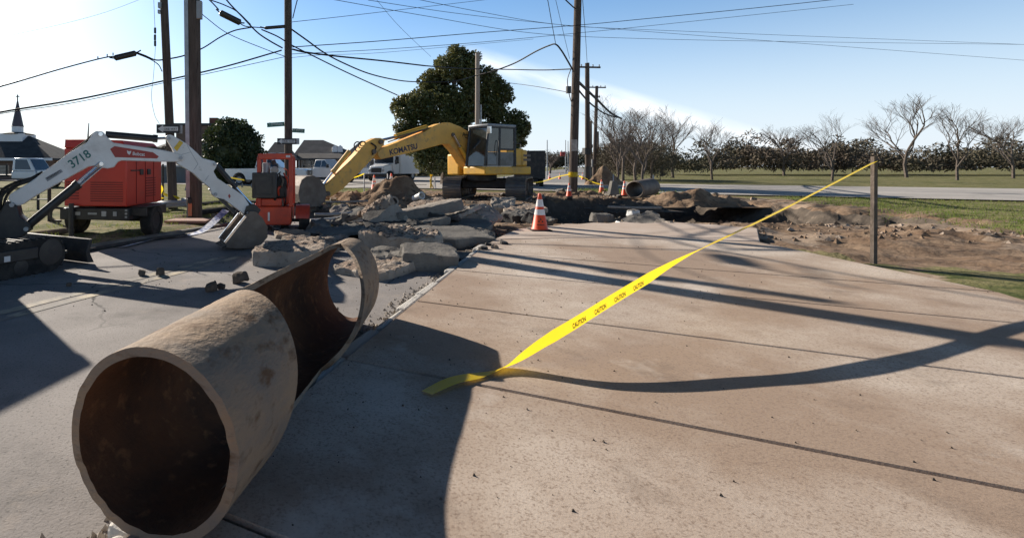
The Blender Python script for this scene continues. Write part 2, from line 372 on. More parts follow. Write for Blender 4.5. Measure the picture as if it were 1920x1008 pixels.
def stripe_mat():
    m = bpy.data.materials.new('barricade_stripes'); m.use_nodes = True
    n, l = m.node_tree.nodes, m.node_tree.links
    tc = n.new('ShaderNodeTexCoord'); s = n.new('ShaderNodeSeparateXYZ'); l.new(tc.outputs['Object'], s.inputs[0])
    a = n.new('ShaderNodeMath'); a.operation = 'ADD'; l.new(s.outputs['X'], a.inputs[0]); l.new(s.outputs['Z'], a.inputs[1])
    b = n.new('ShaderNodeMath'); b.operation = 'FRACT'
    c = n.new('ShaderNodeMath'); c.operation = 'MULTIPLY'; c.inputs[1].default_value = 2.6
    l.new(a.outputs[0], c.inputs[0]); l.new(c.outputs[0], b.inputs[0])
    g = n.new('ShaderNodeMath'); g.operation = 'GREATER_THAN'; g.inputs[1].default_value = 0.5; l.new(b.outputs[0], g.inputs[0])
    x = n.new('ShaderNodeMix'); x.data_type = 'RGBA'; l.new(g.outputs[0], x.inputs['Factor'])
    x.inputs['A'].default_value = (0.62, 0.13, 0.06, 1); x.inputs['B'].default_value = (0.62, 0.58, 0.55, 1)
    l.new(x.outputs['Result'], n['Principled BSDF'].inputs['Base Color'])
    n['Principled BSDF'].inputs['Roughness'].default_value = 0.55
    return m
M['stripes'] = stripe_mat()

def text_on(body, a, b, normal, m, name, parent, off=0.004, hscale=1.0, slant=0.0, bold=0.0):
    a, b = Vector(a), Vector(b)
    cu = bpy.data.curves.new(name, 'FONT'); cu.body = body; cu.extrude = 0.0; cu.shear = slant; cu.offset = bold
    tmp = bpy.data.objects.new(name, cu); scene.collection.objects.link(tmp)
    bpy.context.view_layer.update()
    me = bpy.data.meshes.new_from_object(tmp.evaluated_get(bpy.context.evaluated_depsgraph_get()))
    bpy.data.objects.remove(tmp); bpy.data.curves.remove(cu)
    co = np.array([v.co[:] for v in me.vertices])
    x0, x1 = co[:, 0].min(), co[:, 0].max()
    k = (b - a).length / (x1 - x0)
    r = (b - a).normalized(); nn = Vector(normal).normalized(); up = nn.cross(r).normalized(); nn = r.cross(up)
    base = wloc(parent) if parent else Vector((0, 0, 0))
    for v in me.vertices:
        v.co = a + r * ((v.co.x - x0) * k) + up * (v.co.y * k * hscale) + nn * off - base
    me.materials.clear(); me.materials.append(m)
    o = bpy.data.objects.new(name, me); scene.collection.objects.link(o)
    if parent: o.parent = parent
    return o

# ------------------------------------------------------------------ ground
def sstep(a, b, x): t = np.clip((x - a) / (b - a), 0, 1); return t * t * (3 - 2 * t)
def vnoise(x, y, seed=0, octaves=4):
    out = np.zeros_like(x); amp = 1.0; tot = 0
    for k in range(octaves):
        fx, fy = x * 2 ** k, y * 2 ** k
        i, j = np.floor(fx).astype(int), np.floor(fy).astype(int)
        u, v = fx - i, fy - j
        u, v = u * u * (3 - 2 * u), v * v * (3 - 2 * v)
        def hsh(a, b):
            h = (a * 374761393 + b * 668265263 + seed * 974634777 + k * 1274126177) & 0xffffffff
            h = ((h ^ (h >> 13)) * 1274126177) & 0xffffffff
            return ((h ^ (h >> 16)) & 0xffff) / 65535.0
        n = hsh(i, j) * (1 - u) * (1 - v) + hsh(i + 1, j) * u * (1 - v) + hsh(i, j + 1) * (1 - u) * v + hsh(i + 1, j + 1) * u * v
        out += n * amp; tot += amp; amp *= 0.5
    return out / tot
def so_(x, y): return U2.x * x + U2.y * y, N2.x * x + N2.y * y
def ground_h(x, y):
    s, o = so_(x, y)
    n1 = vnoise(x * 0.9, y * 0.9, 3); n2 = vnoise(x * 3.2, y * 3.2, 5)
    work = sstep(9.2, 10.4, s + (n1 - .5) * 1.6) * (1 - sstep(25, 29, s + (n1 - .5) * 3)) * sstep(-9.5, -7.5, o) * (1 - sstep(8.5, 11, o))
    z = np.full_like(x, -0.03)
    z += (1 - sstep(-7.9, -7.05, o)) * sstep(-60, -20, -np.abs(o)) * (0.09 + (n1 - .5) * 0.08) * (1 - work) * (1 - sstep(27, 30, s))
    z += work * ((n1 - .5) * 0.22 + (n2 - .5) * 0.16)
    ex = (n1 - .5) * 1.4 + (n2 - .5) * 0.5
    pit = sstep(2.8, 4.2, x + ex) * sstep(11.9, 12.5, y + ex * 0.45) * (1 - sstep(17.0, 17.7, y + ex * .5 - sstep(7.4, 8.8, x) * 3.9)) * (1 - sstep(14.5, 16.5, x + ex))
    led = sstep(15.2, 15.5, y + ex * .6)
    z -= pit * (1.25 - 0.35 * led)
    sh = sstep(-3.5, -2.5, x + ex) * (1 - sstep(2.6, 3.6, x)) * sstep(11.6, 12.2, y + ex * .5) * (1 - sstep(15.5, 16.5, y + ex))
    z -= sh * 0.38
    return z
def axis(fine0, fine1, step, lo, hi, g=1.22):
    a = list(np.arange(fine0, fine1 + 1e-6, step))
    d = step
    while a[-1] < hi: d *= g; a.append(min(a[-1] + d, hi))
    d = step; pre = []
    v = fine0
    while v > lo: d *= g; v = max(v - d, lo); pre.append(v)
    return np.array(pre[::-1] + a)
ax, ay = axis(-13, 17, 0.13, -900, 1500), axis(3.0, 30, 0.13, -60, 1600)
gx, gy = np.meshgrid(ax, ay)
gz = ground_h(gx, gy)
nx_, ny_ = len(ax), len(ay)
vv = np.stack([gx.ravel(), gy.ravel(), gz.ravel()], 1)
ii = (np.arange(ny_ - 1)[:, None] * nx_ + np.arange(nx_ - 1)[None, :]).ravel()
ff = np.stack([ii, ii + 1, ii + nx_ + 1, ii + nx_], 1)
me = bpy.data.meshes.new('ground')
me.from_pydata(vv.tolist(), [], ff.tolist())
for k in ('grass', 'dirt', 'dark_dirt', 'pale_dirt'): me.materials.append(M[k])
cx_, cy_ = vv[ff].mean(1)[:, 0], vv[ff].mean(1)[:, 1]; cz_ = vv[ff].mean(1)[:, 2]
cs, co_ = so_(cx_, cy_)
cn = vnoise(cx_ * 0.8, cy_ * 0.8, 11) - .5
cn2 = vnoise(cx_ * 2.5, cy_ * 2.5, 12) - .5
dirt = (cs + cn * 3 > 9.6) & (cs + cn * 5 < 28.5) & (co_ + cn * 4 > -9.2) & (co_ + cn * 4 < 8.5)
dirt |= (co_ < -6.8) & (co_ + cn * 3.0 + cn2 * 1.5 > -8.2) & (cs > 0) & (cs < 12) & (cn2 + cn > -.05)
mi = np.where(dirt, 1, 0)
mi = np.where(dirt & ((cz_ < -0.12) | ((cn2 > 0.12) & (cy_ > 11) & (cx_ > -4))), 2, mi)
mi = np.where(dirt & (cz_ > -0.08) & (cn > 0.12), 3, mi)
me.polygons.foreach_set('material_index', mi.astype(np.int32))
me.shade_smooth()
ground = bpy.data.objects.new('ground', me); scene.collection.objects.link(ground)
tag(ground, kind='structure')

def sheet(name, pts, z, m, thick=0.0):
    mb = MB()
    if thick: mb.prism([Vector((p[0], p[1], z - thick / 2)) for p in pts], (0, 0, thick))
    else: mb.add([(p[0], p[1], z) for p in pts], [tuple(range(len(pts)))])
    o = mb.build(name, m, angle=0); return tag(o, kind='structure')
KR, KL = -1.345, -7.04
# near road slab, its far end broken off
edge = []
for i in range(41):
    o = KL + (KR - 0.16 - KL) * i / 40
    edge.append(R(11.4 - 0.25 * i / 10 + random.uniform(-.3, .3) + 0.35 * math.sin(i * .7), o))
road = sheet('road', [R(-9, KR - 0.16), *edge[::-1], R(-9, KL)], 0.0, M['asphalt'], 0.16)
# right-hand pavement: panels with joints, rounded far corner
mb = MB(); mb.cur = 0
js = [-9, -7.6, -6.1, -4.6, -3.1, -1.6, -0.1, 1.4, 2.9, 4.45, 6.0, 7.4]
W1 = 3.6
for a, b in zip(js[:-1], js[1:]):
    for o0, o1 in ((KR + 0.004, W1),):
        mb.prism([R(a + .006, o0, 0.0), R(b - .006, o0, 0.0), R(b - .006, o1, 0.0), R(a + .006, o1, 0.0)], (0, 0, 0.2))
mb.cur = 1
jl = [G(926, 448.5, .1), G(1080, 445, .1), G(1200, 447, .1), G(1420, 452, .1)]
flat = lambda v: Vector((v.x, v.y, 0))
jl = [flat(v) for v in jl]
mb.cur = 0
mb.prism([R(7.412, KR + 0.004), jl[0]] + jl[1:] + [R(7.412, W1)], (0, 0, 0.2))
mb.cur = 1
lipx = [(926.5, 448), (938, 442.5), (955, 434.5), (972, 429), (990, 425.5), (1020, 423.5), (1042, 422), (1060, 418.5), (1085, 419.5), (1110, 416.5), (1140, 418), (1170, 415.5), (1200, 418), (1260, 416), (1330, 420), (1420, 428), (1425, 451)]
lipw = [flat(G(a, b + random.uniform(-.4, .4), .1)) for a, b in lipx]
jn = (jl[1] - jl[0]).normalized(); up_ = Vector((-jn.y, jn.x, 0)) * .012
mb.prism(lipw + [v + up_ for v in jl[::-1]][1:3], (0, 0, 0.205))
pav = mb.build('pavement', [M['pavement'], M['pavement_pale']], angle=0, bevel=0.012, seg=1)
tag(pav, kind='structure')
mb = MB()
for k in range(30):
    a, b = -9 + k * .6, -9 + (k + 1) * .6 - random.choice((.006, .01, .03))
    b = min(b, 8.3)
    w_ = .10 + .03 * math.sin(k * 2.3); mb.prism([R(a, KR - w_, 0.0), R(b, KR - w_ + .02, 0.0), R(b, KR, 0.0), R(a, KR, 0.0)], (0, 0, 0.185 - .012 * (k % 3)))
    if b >= 8.3: break
tag(mb.build('kerb', M['kerb'], angle=0, bevel=0.025), kind='structure')
mb = MB()
for k in range(9):
    a, b = -9 + k * 2.2, -9 + (k + 1) * 2.2 - .012
    mb.prism([R(a, KL - 0.17, 0.0), R(b, KL - 0.17, 0.0), R(b, KL, 0.0), R(a, KL, 0.0)], (0, 0, 0.10))
tag(mb.build('kerb', M['concrete_grey'], angle=0, bevel=0.03), kind='structure')
# worn centre lines
def strip(name, s0, s1, o0, o1, z, m, n=20):
    mb = MB(); vs = []; fs = []
    for i in range(n + 1):
        s = s0 + (s1 - s0) * i / n
        vs += [R(s, o0, z), R(s, o1, z)]
        if i: fs.append((2 * i - 2, 2 * i - 1, 2 * i + 1, 2 * i))
    mb.add(vs, fs); return tag(mb.build(name, m, angle=0), kind='structure')
strip('road_line', -9, 6.1, -4.72, -4.59, 0.004, M['line_paint'])
strip('road_line', -9, 6.1, -4.52, -4.40, 0.004, M['line_paint'])
# far side: cross street, the street beyond it, the parking lot
dp = [G(x, y) for x, y in ((560, 436), (610, 440), (640, 447), (668, 462), (700, 470), (770, 488), (850, 497), (880, 486), (905, 468), (925, 452), (930, 436), (900, 422), (780, 412), (640, 414), (560, 424))]
dq = catmull(dp + [dp[0]], 8)
dq = [Vector((v.x + .10 * mnoise.noise(v * 4), v.y + .16 * mnoise.noise(v * 3.1), 0)) for v in dq[:-1]]
sheet('dirt_patch', dq, 0.006, M['dark_dirt'])
sheet('cross_street', [R(29.5, -90), R(29.5, 90), R(45.5, 90), R(45.5, -90)], 0.03, M['lot'])
sheet('road', [R(45.5, -9), R(45.5, 1.0), R(900, 1.0), R(900, -9)], 0.035, M['far_asphalt'])
sheet('path', [R(27.2, -60), R(27.2, -8.5), R(28.6, -8.5), R(28.6, -60)], 0.075, M['lot'])
sheet('path', [R(46.5, 1.6), R(46.5, 3.4), R(400, 3.4), R(400, 1.6)], 0.03, M['lot'])
sheet('parking_lot', [R(46.5, -90), R(46.5, -10), R(66, -10), R(66, -90)], 0.03, M['lot'])

# ------------------------------------------------------------------ buildings
def hip_roof(mb, x0, x1, y0, y1, z0, z1, rx0, rx1, ov=0.4):
    ym = (y0 + y1) / 2
    e = [Vector((x0 - ov, y0 - ov, z0)), Vector((x1 + ov, y0 - ov, z0)), Vector((x1 + ov, y1 + ov, z0)), Vector((x0 - ov, y1 + ov, z0))]
    r = [Vector((rx0, ym, z1)), Vector((rx1, ym, z1))]
    b = [p - Vector((0, 0, 0.18)) for p in e]
    mb.add(e + r + b, [(0, 1, 5, 4), (1, 2, 5), (2, 3, 4, 5), (3, 0, 4), (6, 7, 1, 0), (7, 8, 2, 1), (8, 9, 3, 2), (9, 6, 0, 3), (9, 8, 7, 6)])
def window(parent, c, w, h, nm='window'):
    mb = MB(); mb.box(c, (w, 0.06, h)); o = mb.build(nm, M['glass'], parent)
    f = MB()
    for sx in (-1, 1): f.box((c[0] + sx * (w / 2 + .05), c[1], c[2]), (0.1, 0.1, h + .2))
    for sz in (-1, 1): f.box((c[0], c[1], c[2] + sz * (h / 2 + .05)), (w, 0.1, 0.1))
    f.box((c[0], c[1] - .035, c[2]), (w, 0.04, 0.05))
    f.build('frame', M['white_trim'], o)
    return o
def house(x0, x1, y0, y1, eave, ridge, rx0, rx1, label, wall='brown_brick', roof='shingle', wins=(), porch=None, dormers=(), chimney=None):
    t = thing('house', ((x0 + x1) / 2, y0, 0), label, 'house')
    w = MB(); w.box(((x0 + x1) / 2, (y0 + y1) / 2, eave / 2), (x1 - x0, y1 - y0, eave)); w.build('wall', M[wall], t)
    r = MB(); hip_roof(r, x0, x1, y0, y1, eave, ridge, rx0, rx1); ro = r.build('roof', M[roof], t)
    for (wx, wz, ww, wh) in wins: window(t, (wx, y0 - .04, wz), ww, wh)
    if porch:
        px0, px1 = porch
        p = MB(); p.add([Vector(q) for q in ((px0, y0 - 2.4, eave - .35), (px1, y0 - 2.4, eave - .35), (px1, y0 - .45, eave + .25), (px0, y0 - .45, eave + .25),
                         (px0, y0 - 2.4, eave - .55), (px1, y0 - 2.4, eave - .55), (px1, y0 - .45, eave - .2), (px0, y0 - .45, eave - .2))],
                         [(0, 1, 2, 3), (7, 6, 5, 4), (0, 4, 5, 1), (1, 5, 6, 2), (2, 6, 7, 3), (3, 7, 4, 0)])
        p.build('porch_roof', M['shingle'], t)
        n = max(2, int((px1 - px0) / 2.4))
        for i in range(n + 1):
            c = MB(); c.box((px0 + .15 + (px1 - px0 - .3) * i / n, y0 - 2.2, (eave - .55) / 2), (0.18, 0.18, eave - .56)); c.build('column', M['siding'], t)
    for (dx, dz) in dormers:
        yd = y0 + (dz - eave) / (ridge - eave) * (y1 - y0) / 2
        d = MB(); d.prism([(dx - .3, yd, dz - .4), (dx + .3, yd, dz - .4), (dx + .3, yd, dz + .3), (dx, yd, dz + .55), (dx - .3, yd, dz + .3)], (0, 1.6, 0))
        do = d.build('dormer', M['white_trim'], ro)
    if chimney:
        c = MB(); c.box((chimney[0], (y0 + y1) / 2 - .4, chimney[1] / 2 + eave / 2), (chimney[2], chimney[2], chimney[1] - eave)); c.build('chimney', M['brick'], t)
    return t
def px2x(px, Y): return (px - CX) / F * Y
def py2z(py, Y): return H - (py - HY) / F * Y
Y1 = 58
house(px2x(556, Y1), px2x(668, Y1), Y1, Y1 + 7, py2z(291, Y1), py2z(262, Y1 + 3.5), px2x(570, Y1 + 3.5), px2x(606, Y1 + 3.5),
      'grey shingled house with a long white columned porch behind the pickups', wins=[(px2x(p, Y1), 1.5, 1.0, 1.5) for p in (575, 592, 612, 634, 655)],
      porch=(px2x(560, Y1), px2x(672, Y1)), dormers=[(px2x(627, 60), py2z(281, 60)), (px2x(637, 60), py2z(281, 60))])
Y2 = 66
house(px2x(652, Y2), px2x(735, Y2), Y2, Y2 + 7, py2z(290, Y2), py2z(264, Y2 + 3.5), px2x(676, Y2 + 3.5), px2x(712, Y2 + 3.5),
      'low grey hip-roofed house half hidden by the yellow excavator arm', wins=[(px2x(p, Y2), 1.5, 1.1, 1.5) for p in (665, 680, 700, 720)], wall='brick')
Y3 = 52
house(px2x(500, Y3), px2x(549, Y3), Y3, Y3 + 6, py2z(296, Y3), py2z(266, Y3 + 3), px2x(515, Y3 + 3), px2x(536, Y3 + 3),
      'pale sided house just right of the round evergreen', wall='siding', wins=[(px2x(527, Y3), 2.0, .8, 1.3), (px2x(512, Y3), 2.0, .8, 1.3)])
# brick building behind the thick pole
Y4 = 44
t = thing('brick_building', (px2x(365, Y4), Y4, 0), 'dark brick building with a square chimney behind the thick pole', 'building')
w = MB(); w.box(((px2x(330, Y4) + px2x(412, Y4)) / 2, Y4 + 5, py2z(235, Y4) / 2), (px2x(412, Y4) - px2x(330, Y4), 10, py2z(235, Y4))); w.build('wall', M['brown_brick'], t)
w = MB(); w.box(((px2x(330, Y4) + px2x(412, Y4)) / 2, Y4 + 5, py2z(235, Y4) + .1), (px2x(412, Y4) - px2x(330, Y4) + .3, 10.3, .2)); w.build('parapet', M['shingle_dark'], t)
w = MB(); w.box((px2x(395, Y4), Y4 + 1.5, py2z(228, Y4) + .05), (.75, .75, py2z(218, Y4) - py2z(236, Y4))); w.build('chimney', M['brick'], t)
for p in (338, 352, 372): window(t, (px2x(p, Y4), Y4 - .04, 2.6), .8, 1.3)
Y5 = 40
t = thing('shed', (px2x(300, Y5), Y5, 0), 'low grey metal shed with a pale roof behind the red generator', 'shed')
w = MB(); x0, x1 = px2x(232, Y5), px2x(356, Y5); w.box(((x0 + x1) / 2, Y5 + 3, py2z(311, Y5) / 2), (x1 - x0, 6, py2z(311, Y5))); w.build('wall', mat('shed_grey', (0.16, 0.17, 0.18), .7, stretch=(8, 8, .2)), t)
w = MB(); w.prism([(x0 - .2, Y5 - .3, py2z(311, Y5)), (x1 + .2, Y5 - .3, py2z(311, Y5)), (x1 + .2, Y5 + 6.2, py2z(311, Y5) + .9), (x0 - .2, Y5 + 6.2, py2z(311, Y5) + .9)], (0, 0, .12))
w.build('roof', M['galv'], t)
Y5 = 50
house(px2x(292, Y5), px2x(334, Y5), Y5, Y5 + 7, py2z(279, Y5), py2z(261, Y5), px2x(303, Y5), px2x(322, Y5), 'small grey hip-roofed house seen past the one way sign on the leaning pole', wall='siding', wins=[(px2x(302, Y5), 1.8, .9, 1.2)])
# church
Yc = 50
t = thing('church', (px2x(0, Yc), Yc, 0), 'church with a dark slate roof and a white steeple with a pointed spire', 'church')
xa, xb = px2x(-190, Yc), px2x(92, Yc); ze = py2z(296, Yc)
w = MB(); w.box(((xa + xb) / 2, Yc + 3.5, ze / 2), (xb - xa, 7, ze)); w.build('wall', M['brown_brick'], t)
r = MB(); hip_roof(r, xa, xb, Yc, Yc + 7, ze, py2z(253, Yc + 3.5), px2x(-120, Yc + 3.5), px2x(52, Yc + 3.5), .5); r.build('roof', M['shingle_dark'], t)
r = MB(); r.box(((xa + xb) / 2, Yc - .55, ze - .12), (xb - xa + 1.2, .1, .26)); r.build('eave_trim', M['white_trim'], t)
xs = px2x(33, Yc + 3.6)
zz = lambda py: py2z(py, Yc + 3.6)
m0 = Matrix.Translation((xs, Yc + 3.6, 0)) @ rotz(math.radians(22.5))
w = MB(); w.box((xs, Yc + 3.6, (zz(266) + zz(252)) / 2), (2.5, 2.5, zz(252) - zz(268))); st = w.build('steeple_base', M['white_trim'], t)
w = MB(); w.lathe([(1.5, zz(252)), (1.62, zz(251)), (.62, zz(247.5))], m0, 8); w.build('steeple_skirt', M['shingle_dark'], st, angle=20)
w = MB(); w.lathe([(.56, zz(249)), (.56, zz(236.5))], m0, 8); w.build('belfry', M['white_trim'], st, angle=20)
w = MB(); w.lathe([(.64, zz(236.8)), (.56, zz(235)), (.05, zz(187))], m0, 8); w.build('spire', mat('spire_slate', (.075, .06, .075), .6), st, angle=20)
w = MB(); w.box((xs, Yc + 3.6, zz(183)), (.09, .09, zz(177) - zz(189))); w.box((xs, Yc + 3.6, zz(180.5)), (.4, .08, .08)); w.build('cross', M['shingle_dark'], st)

# ------------------------------------------------------------------ trees
def leaves_mesh(name, ells, n, size, m, parent, depth=1.0, clump=0.35, nclump=140, flat=0.5, seed=1):
    g = np.random.default_rng(seed)
    vol = np.array([e[3] * e[4] * e[5] for e in ells]) ** (2 / 3); pr = vol / vol.sum()
    nc = nclump
    which = g.choice(len(ells), nc, p=pr)
    dirs = g.normal(size=(nc, 3)); dirs /= np.linalg.norm(dirs, axis=1)[:, None]
    rad = g.uniform(0.55, 1.0, nc) ** 0.6
    E = np.array(ells)
    cen = E[which, :3] + dirs * rad[:, None] * E[which, 3:6]
    cr = clump * g.uniform(0.6, 1.35, nc)
    wi = g.choice(nc, n, p=(cr ** 2) / (cr ** 2).sum())
    d2 = g.normal(size=(n, 3)); d2 /= np.linalg.norm(d2, axis=1)[:, None]
    pos = cen[wi] + d2 * (cr[wi] * g.uniform(0.2, 1, n) ** 0.5)[:, None] * np.array([1, 1, .75])
    a = d2 + g.normal(size=(n, 3)) * 0.8; a /= np.linalg.norm(a, axis=1)[:, None]
    b = np.cross(a, g.normal(size=(n, 3))); b /= np.linalg.norm(b, axis=1)[:, None]
    L = size * g.uniform(0.6, 1.3, n)[:, None]
    q = np.stack([pos - a * L, pos + b * L * flat, pos + a * L, pos - b * L * flat], 1).reshape(-1, 3)
    base = np.array(wloc(parent)) if parent else 0
    me = bpy.data.meshes.new(name)
    me.vertices.add(4 * n); me.vertices.foreach_set('co', (q - base).ravel())
    me.loops.add(4 * n); me.loops.foreach_set('vertex_index', np.arange(4 * n, dtype=np.int32))
    me.polygons.add(n); me.polygons.foreach_set('loop_start', np.arange(0, 4 * n, 4, dtype=np.int32))
    me.polygons.foreach_set('loop_total', np.full(n, 4, dtype=np.int32))
    me.materials.append(m); me.update(); me.validate()
    o = bpy.data.objects.new(name, me); scene.collection.objects.link(o)
    if parent: o.parent = parent
    return o
Ym = 38
def ell(px, py, rx, ry, Y=Ym, d=None):
    p = P(px, py, Y); k = Y / F
    return (p.x, Y + random.uniform(-1, 1), p.z, rx * k, (d or rx * k * 0.8), ry * k)
t = thing('magnolia_tree', (px2x(862, Ym), Ym, 0), 'tall dark magnolia with an uneven crown behind the yellow excavator', 'tree')
trunk = MB(); bx = px2x(835, Ym)
trunk.tube([(bx, Ym, -.1), (bx + .1, Ym, 2), (bx + .5, Ym, 5), (bx + .8, Ym, 10)], [.42, .33, .26, .08], 8)
lg = random.Random(3)
els = [ell(855, 124, 42, 27), (ell(818, 152, 26, 24)), ell(893, 158, 36, 26), ell(928, 172, 32, 22), ell(770, 198, 30, 26), ell(757, 228, 17, 26),
       ell(828, 205, 42, 42), ell(895, 215, 52, 38), ell(962, 236, 24, 22), ell(972, 262, 17, 14), ell(850, 268, 76, 36), ell(786, 262, 34, 30), ell(905, 270, 60, 30), ell(820, 300, 40, 26, d=1.5)]
for e in els:
    trunk.tube([(bx + .3, Ym, lg.uniform(2, 5)), ((bx + e[0]) / 2, (Ym + e[1]) / 2, e[2] * .75), (e[0], e[1], e[2])], [.16, .1, .04], 6)
trunk.build('trunk', M['bark'], t)
leaves_mesh('crown', els, 110000, 0.125, M['leaf'], t, clump=0.55, nclump=680, seed=4)
Yh = 39
t = thing('evergreen_shrub', (px2x(440, Yh), Yh, 0), 'rounded dark evergreen left of the red pump', 'tree')
tr = MB(); tr.tube([(px2x(440, Yh), Yh, -.1), (px2x(440, Yh), Yh, 2.5)], [.2, .1], 8); tr.build('trunk', M['bark'], t)
hel = [ell(440, 282, 54, 54, Yh, 2.2), ell(432, 262, 42, 37, Yh, 1.8), ell(448, 318, 52, 30, Yh, 2.2)]
co2 = [(e[0], e[1], e[2], e[3] * .9, e[4] * .9, e[5] * .9) for e in hel]
leaves_mesh('crown', hel, 34000, 0.13, M['leaf_dark'], t, clump=0.42, nclump=800, seed=8)
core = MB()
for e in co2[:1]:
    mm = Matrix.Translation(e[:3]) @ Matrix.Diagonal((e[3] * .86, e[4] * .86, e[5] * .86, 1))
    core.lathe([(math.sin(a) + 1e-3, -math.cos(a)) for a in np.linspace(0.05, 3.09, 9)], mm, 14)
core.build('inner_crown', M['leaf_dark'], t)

def bare_tree(px, Y, hgt, seed, label, spread=0.55, lev=5, group=None, base=None, trunk_r=None):
    r = random.Random(seed)
    b = base or Vector((px2x(px, Y), Y, -0.05))
    t = thing('bare_tree', b, label, 'tree', group)
    tk, br = MB(), MB()
    spread *= r.uniform(.85, 1.1)
    def grow(mb, p, d, L, rad, l):
        q = p + d * L * .5 + Vector((r.uniform(-1, 1), r.uniform(-1, 1), r.uniform(-.3, .6))) * L * .06
        e = p + d * L
        mb.tube([p, q, e], [rad, rad * .85, rad * .66], 6 if l > 3 else 4 if l > 1 else 3, cap=False)
        if l == 0: return
        n = 3
        for i in range(n + (1 if l == lev else 0)):
            a = r.uniform(0, 6.28); k = spread * r.uniform(.6, 1.35)
            side = Vector((math.cos(a), math.sin(a), 0))
            nd = (d + side * k + Vector((0, 0, .12 if l > 1 else -.02))).normalized()
            st = p.lerp(e, r.uniform(.55, 1.0)) if i else e
            grow(br, st, nd, L * r.uniform(.62, .86), rad * (.5 if i else .68), l - 1)
    grow(tk, b, Vector((r.uniform(-.08, .08), r.uniform(-.06, .06), 1)).normalized(), hgt * r.uniform(.22, .3), trunk_r or hgt * .017, lev)
    tk.build('trunk', M['bark'], t); br.build('crown', M['twig'], t, angle=0, recalc=False)
    return t
bare_tree(1031, 95, 6.6, 2, 'small bare tree standing alone left of the brown pole in the distance', .6, 5, trunk_r=.2)
bare_tree(1168, 44, 7.6, 5, 'tall bare tree with spreading twigs just right of the row of poles', .55, 6)
bare_tree(1192, 40, 7.0, 9, 'dark bare tree cut by the right edge of the photo', .62, 6)
bare_tree(1205, 33, 5.2, 51, 'low tangled bare tree at the very right edge above the culvert pipe', .7, 6)
bare_tree(1156, 37, 5.4, 57, 'thin bare sapling just right of the palest far pole', .5, 6)
bare_tree(1143, 80, 6.5, 12, 'thin bare tree behind the brick pile', .6, 5)
for i, (px, Y, hh) in enumerate(((1222, 46, 7.0), (1262, 60, 8.5), (1335, 52, 6.5), (1470, 75, 10), (1560, 47, 6.5), (1700, 62, 11), (1795, 50, 7.5), (1900, 58, 9))):
    bare_tree(px, Y, hh, 30 + i, ('first', 'second', 'third', 'fourth', 'fifth', 'sixth', 'seventh', 'last')[i] + ' bare tree in the row along the far right grass, counting from the poles', .55, 6, group='bare trees along the right verge')
# far thicket: one mass of winter brush along the horizon
th = []
for px in range(1000, 1155, 7): th.append(ell(px, 302 - (3 if px % 3 else 0), 7, 13 if px < 1062 else 12, 110, 2.5))
for px in range(740, 890, 8): th.append(ell(px, 318, 8, 12, 75, 2.0))
for px in range(1140, 1225, 5): th.append(ell(px, 292 + 6 * math.sin(px), 7, 22 + 6 * math.sin(px * .31), 52, 2.0))
for k in range(150):
    px = 1225 + k * 5.2; hh = 11 + 8 * math.sin(px * .021) * math.sin(px * .0083) + random.uniform(0, 5) + (random.uniform(4, 16) if random.random() < .16 else 0)
    th.append(ell(px, 314 - hh, 9, hh, 82 + random.uniform(-6, 10), 2.5))
for px in range(-60, 480, 12): th.append(ell(px, 304, 12, 14, 105, 3.0))
tk = leaves_mesh('far_woods', th, 90000, 0.30, M['thicket'], None, clump=1.0, nclump=5200, flat=.30, seed=21)
bw = leaves_mesh('brush', [ell(px, 296 + 5 * math.sin(px * .7), 8, 26 + 7 * math.sin(px * .37), 50 + 4 * math.sin(px), 2.0) for px in range(1140, 1250, 5)], 22000, 0.16, M['thicket'], None, clump=.8, nclump=900, flat=.13, seed=77)
tag(bw, 'tangled brown brush behind the bare trees at the right edge', 'brush', kind='stuff')
tag(tk, 'brown leafless brush forming a low band along the horizon', 'brush', kind='stuff')

# ------------------------------------------------------------------ utility poles
def pole(name, base, top, r0, r1, label, m='wood_pole', arms=(), cat='utility pole', group=None):
    base, top = Vector(base), Vector(top)
    t = thing(name, base, label, cat, group)
    mb = MB(); n = 9
    mb.tube([base.lerp(top, i / (n - 1)) - Vector((0, 0, .3 if i == 0 else 0)) for i in range(n)], [r0 + (r1 - r0) * i / (n - 1) for i in range(n)], 14)
    mb.build('shaft', M[m], t)
    for (f, dx, dy, w) in arms:
        c = base.lerp(top, f); d = Vector((dx, dy, 0)).normalized()
        a = MB(); a.beam(c - d * w / 2, c + d * w / 2, .1, .12)
        ao = a.build('crossarm', M['wood_pole'], t)
        for s in (-.46, -.22, .22, .46):
            i_ = MB(); i_.lathe([(.03, 0), (.05, .05), (.03, .1), (.05, .14), (.01, .17)], Matrix.Translation(c + d * w * s + Vector((0, 0, .06))), 8); i_.build('insulator', M['grey_plastic'], ao)
    return t
Ya = 15.0
pA = pole('utility_pole', P(325, 395, Ya), P(306, -30, Ya), .14, .115, 'leaning brown pole carrying a one way sign behind the red generator')
sgb = MB(); sgb.box(P(300, 10, Ya - .12), (.10, .1, .16)); sgb.box(P(299, 22, Ya - .12), (.08, .1, .1)); sgb.build('bracket', M['galv'], pA)
Yb = 12.4
pB = pole('utility_pole', P(367.5, 411, Yb), P(363.5, -30, Yb), .155, .148, 'thick dark pole with a pale conduit strip and an orange paint mark at its foot')
mb = MB(); mb.beam(P(353.6, 378, Yb - .05), P(349, -30, Yb - .05), .10, .09); mb.build('conduit', M['galv'], pB)
mb = MB(); mb.tube([P(357, 411, Yb - .09), P(356.5, 372, Yb - .09), P(356.2, 369, Yb - .09)], [.085, .085, .05], 10); mb.build('conduit_guard', M['dusty_black'], pB)
mb = MB(); mb.box(P(374, 19, Yb - .08), (.13, .12, .44)); mb.build('meter_box', M['grey_plastic'], pB, bevel=.01)
mb = MB()
